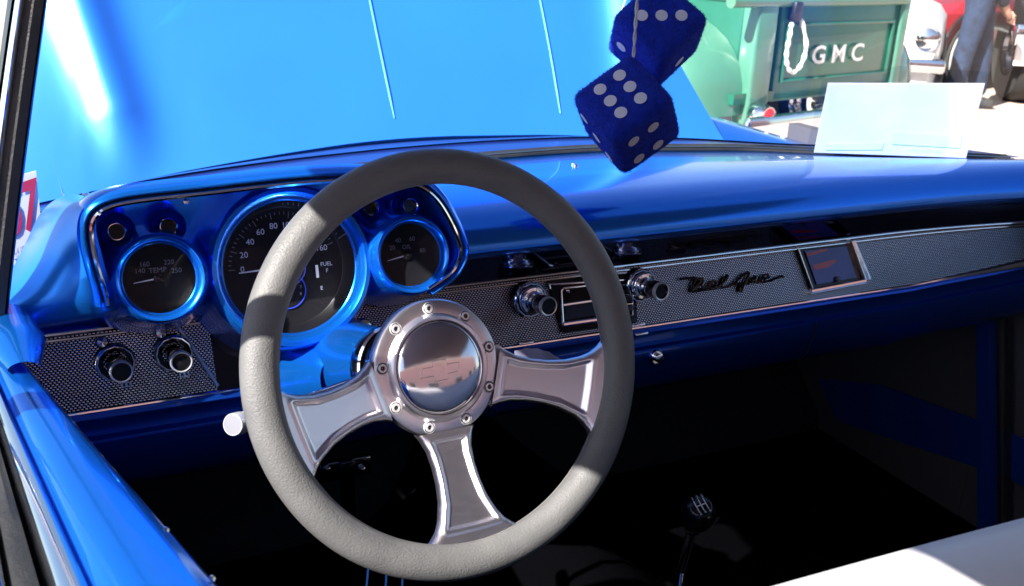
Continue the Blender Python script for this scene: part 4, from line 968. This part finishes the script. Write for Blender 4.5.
for k in range(7): m_.box(B_(.9, -.01, .76+k*.045), (1.3, .03, .014), (bx, by, V((0, 0, 1))))
for k in range(16): m_.box(B_(.28+k*.083, -.012, .895), (.010, .03, .29), (bx, by, V((0, 0, 1))))
part('grille', m_, 'chrome', bt, False)
m_ = MB(); m_.box(B_(.9, -.10, .62), (1.85, .12, .19), (bx, by, V((0, 0, 1))), bev=.03); part('bumper', m_, 'chrome', bt)
pc = aW(1011, 42, 8.72); 
m_ = MB(); m_.box(B_(.17, -.175, .46), (.33, .012, .19), (bx, by, V((0, 0, 1))), bev=.003); part('licence_plate', m_, 'plate', bt)
for a in (.25, 1.55):
    for b_ in (.75, 3.6):
        m_ = MB(); m_.lathe([(.24, -.14), (.43, -.14), (.46, -.09), (.46, .09), (.43, .14), (.24, .14)], B_(a, b_-.45 if b_ < 1 else b_, .46), bx, 40); wh = part('wheel', m_, 'tyre', bt)
        m_ = MB(); m_.lathe([(.24, .12), (.23, .08), (.10, .09), (.0005, .12)], B_(a, b_-.45 if b_ < 1 else b_, .46), bx*(-1 if a < 1 else 1), 28); part('rim', m_, 'darkchrome', wh)

# ---- person standing in jeans
def skinmesh(name, verts, edges, radii, m, parent, sub=2):
    base = BASE[parent]
    me = bpy.data.meshes.new(name); me.from_pydata([V(v)-base for v in verts], edges, []); o = bpy.data.objects.new(name, me); COL.objects.link(o)
    md = o.modifiers.new('skin', 'SKIN'); md.use_smooth_shade = True; o.modifiers.new('sub', 'SUBSURF').levels = sub; o.modifiers['sub'].render_levels = sub
    if not me.skin_vertices: me.skin_vertices.new()
    for i, r_ in enumerate(radii): me.skin_vertices[0].data[i].radius = (r_, r_) if not isinstance(r_, tuple) else r_
    me.skin_vertices[0].data[0].use_root = True
    dg = bpy.context.evaluated_depsgraph_get(); me2 = bpy.data.meshes.new_from_object(o.evaluated_get(dg)); me2.name = name
    bpy.data.objects.remove(o); me2.materials.clear(); me2.materials.append(M[m]); me2.polygons.foreach_set('use_smooth', [True]*len(me2.polygons))
    o = bpy.data.objects.new(name, me2); COL.objects.link(o); o.parent = parent; BASE[o] = base; return o
PO = aW(978, 20, 8.4); PO.z = 0
per = thing('person', PO, 'person in blue jeans and navy jacket standing with hands held together', 'person')
pr_ = RT.copy(); pr_.z = 0; pr_.normalize(); pf = -V((FW.x, FW.y, 0)).normalized(); pf = (pf*.25+pr_*.96).normalized(); ps = V((pf.y, -pf.x, 0)); ps = -ps if ps.dot(pr_) < 0 else ps
def Q(s_, f_, z): return PO+ps*s_+pf*f_+V((0, 0, z))
bv = [Q(0, 0, .98), Q(0, 0, 1.15), Q(0, .0, 1.38), Q(0, .01, 1.52), Q(0, .03, 1.64), Q(0, .02, 1.72),
      Q(.09, .02, .90), Q(.11, .11, .50), Q(.12, .10, .10), Q(.13, .22, .04), Q(-.09, -.02, .90), Q(-.12, -.06, .50), Q(-.13, -.12, .10), Q(-.15, .0, .04),
      Q(.17, 0, 1.42), Q(.22, .02, 1.14), Q(.12, .20, .84), Q(.06, .24, .79), Q(-.17, 0, 1.42), Q(-.22, .02, 1.14), Q(-.07, .20, .83), Q(-.02, .24, .78)]
be = [(0, 1), (1, 2), (2, 3), (3, 4), (4, 5), (0, 6), (6, 7), (7, 8), (8, 9), (0, 10), (10, 11), (11, 12), (12, 13), (2, 14), (14, 15), (15, 16), (16, 17), (2, 18), (18, 19), (19, 20), (20, 21)]
brd = [.05, .10, .12, .055, .085, .085, .05, .045, .042, .035, .05, .058, .042, .035, .06, .043, .03, .028, .06, .043, .03, .028]
skinmesh('body', bv, be, brd, 'skin', per)
skinmesh('jeans', [Q(0, 0, 1.00), Q(.09, 0.02, .88), Q(.10, .10, .50), Q(.11, .12, .09), Q(-.08, -.02, .88), Q(-.10, -.07, .50), Q(-.11, -.11, .09), Q(0, 0, 1.14)], [(0, 1), (1, 2), (2, 3), (0, 4), (4, 5), (5, 6), (0, 7)], [.165, .112, .088, .088, .112, .088, .088, .15], 'jeans', per)
skinmesh('jacket', [Q(0, 0, .93), Q(0, 0, 1.2), Q(0, 0, 1.38), Q(0, 0, 1.47), Q(.19, 0, 1.42), Q(.245, .02, 1.13), Q(.15, .17, .88), Q(-.19, 0, 1.42), Q(-.245, .02, 1.13), Q(-.10, .17, .87)], [(0, 1), (1, 2), (2, 3), (2, 4), (4, 5), (5, 6), (2, 7), (7, 8), (8, 9)], [.175, .16, .16, .07, .08, .058, .045, .075, .058, .045], 'jacket', per)
for s_ in (-1, 1):
    skinmesh('shoe', [Q(s_*.125, -.06+s_*.11, .05), Q(s_*.13, .06+s_*.11, .05), Q(s_*.14, .18+s_*.11, .04)], [(0, 1), (1, 2)], [.05, .055, .045], 'shoe', per)
    hv = [Q(s_*.05+.03, .22, .80), Q(s_*.03+.03, .26, .77)]; he = [(0, 1)]; hr = [.036, .038]
    for k in range(4):
        b0 = Q(s_*.03+.03-s_*.005, .26, .77+.026*(k-1.5)*.8); b1 = Q(.03-s_*.015, .285, .765+.026*(k-1.5)*.8); b2 = Q(.03-s_*.045, .28-.005*k, .76+.026*(k-1.5)*.8)
        n0 = len(hv); hv += [b0, b1, b2]; he += [(1, n0), (n0, n0+1), (n0+1, n0+2)]; hr += [.013, .011, .009]
    n0 = len(hv); hv += [Q(s_*.035+.03, .24, .81), Q(s_*.01+.03, .26, .82)]; he += [(0, n0), (n0, n0+1)]; hr += [.014, .010]
    skinmesh('hand', hv, he, hr, 'skin', per, 1)
m_ = MB(); m_.lathe([(.10, -.02), (.108, .03), (.10, .08), (.07, .115), (.0005, .13)], Q(0, .0, 1.70), (0, 0, 1), 24); part('hair', m_, 'hair', per)
m_ = MB(); m_.lathe([(.02, 0), (.014, .015), (.0005, .03)], Q(0, .10, 1.665), pf, 10); part('nose', m_, 'skin', per)
for s_ in (-1, 1): m_ = MB(); m_.lathe([(.012, 0), (.009, .006), (.0005, .009)], Q(s_*.034, .092, 1.69), pf, 10); part('eye', m_, 'black', per)

# ---- cars behind the camera, seen only as reflections in chrome (a red one and a silver one), and a far row of trees
carbody('parked_red_car', 'red car parked behind the photographer', 'car', V((-4.2, -3.2, 0)), V((.3, 1, 0)), 'red', 4.5, 1.8, .28, .95, 1.4)

# ---- unseen pink building, added so the polished spokes mirror a mauve tone
bd = thing('added_reflection_building', (4, -12, 0), 'added unseen pink building, placed for its mauve reflection in the wheel', 'building')
M['stucco'] = mat('added_wall_pink', (.52, .34, .34), 0, .9, var=.08, vs=2, bmp=.4, bs=40, bd=.01)
m_ = MB(); m_.box((4, -12, 2.6), (34, 4, 5.2)); bw = part('wall', m_, 'stucco', bd, False)
m_ = MB(); m_.box((4, -12, 5.3), (34.6, 4.6, .25), bev=.03); part('roof_edge', m_, 'white', bd)
for k in range(7):
    m_ = MB(); m_.box((-9+k*4.4, -9.99, 2.0), (1.8, .08, 1.5), bev=.02); wf = part('window', m_, 'white', bd)
    m_ = MB(); m_.box((-9+k*4.4, -9.94, 2.0), (1.6, .03, 1.3)); part('pane', m_, 'gloss_black', wf, False)
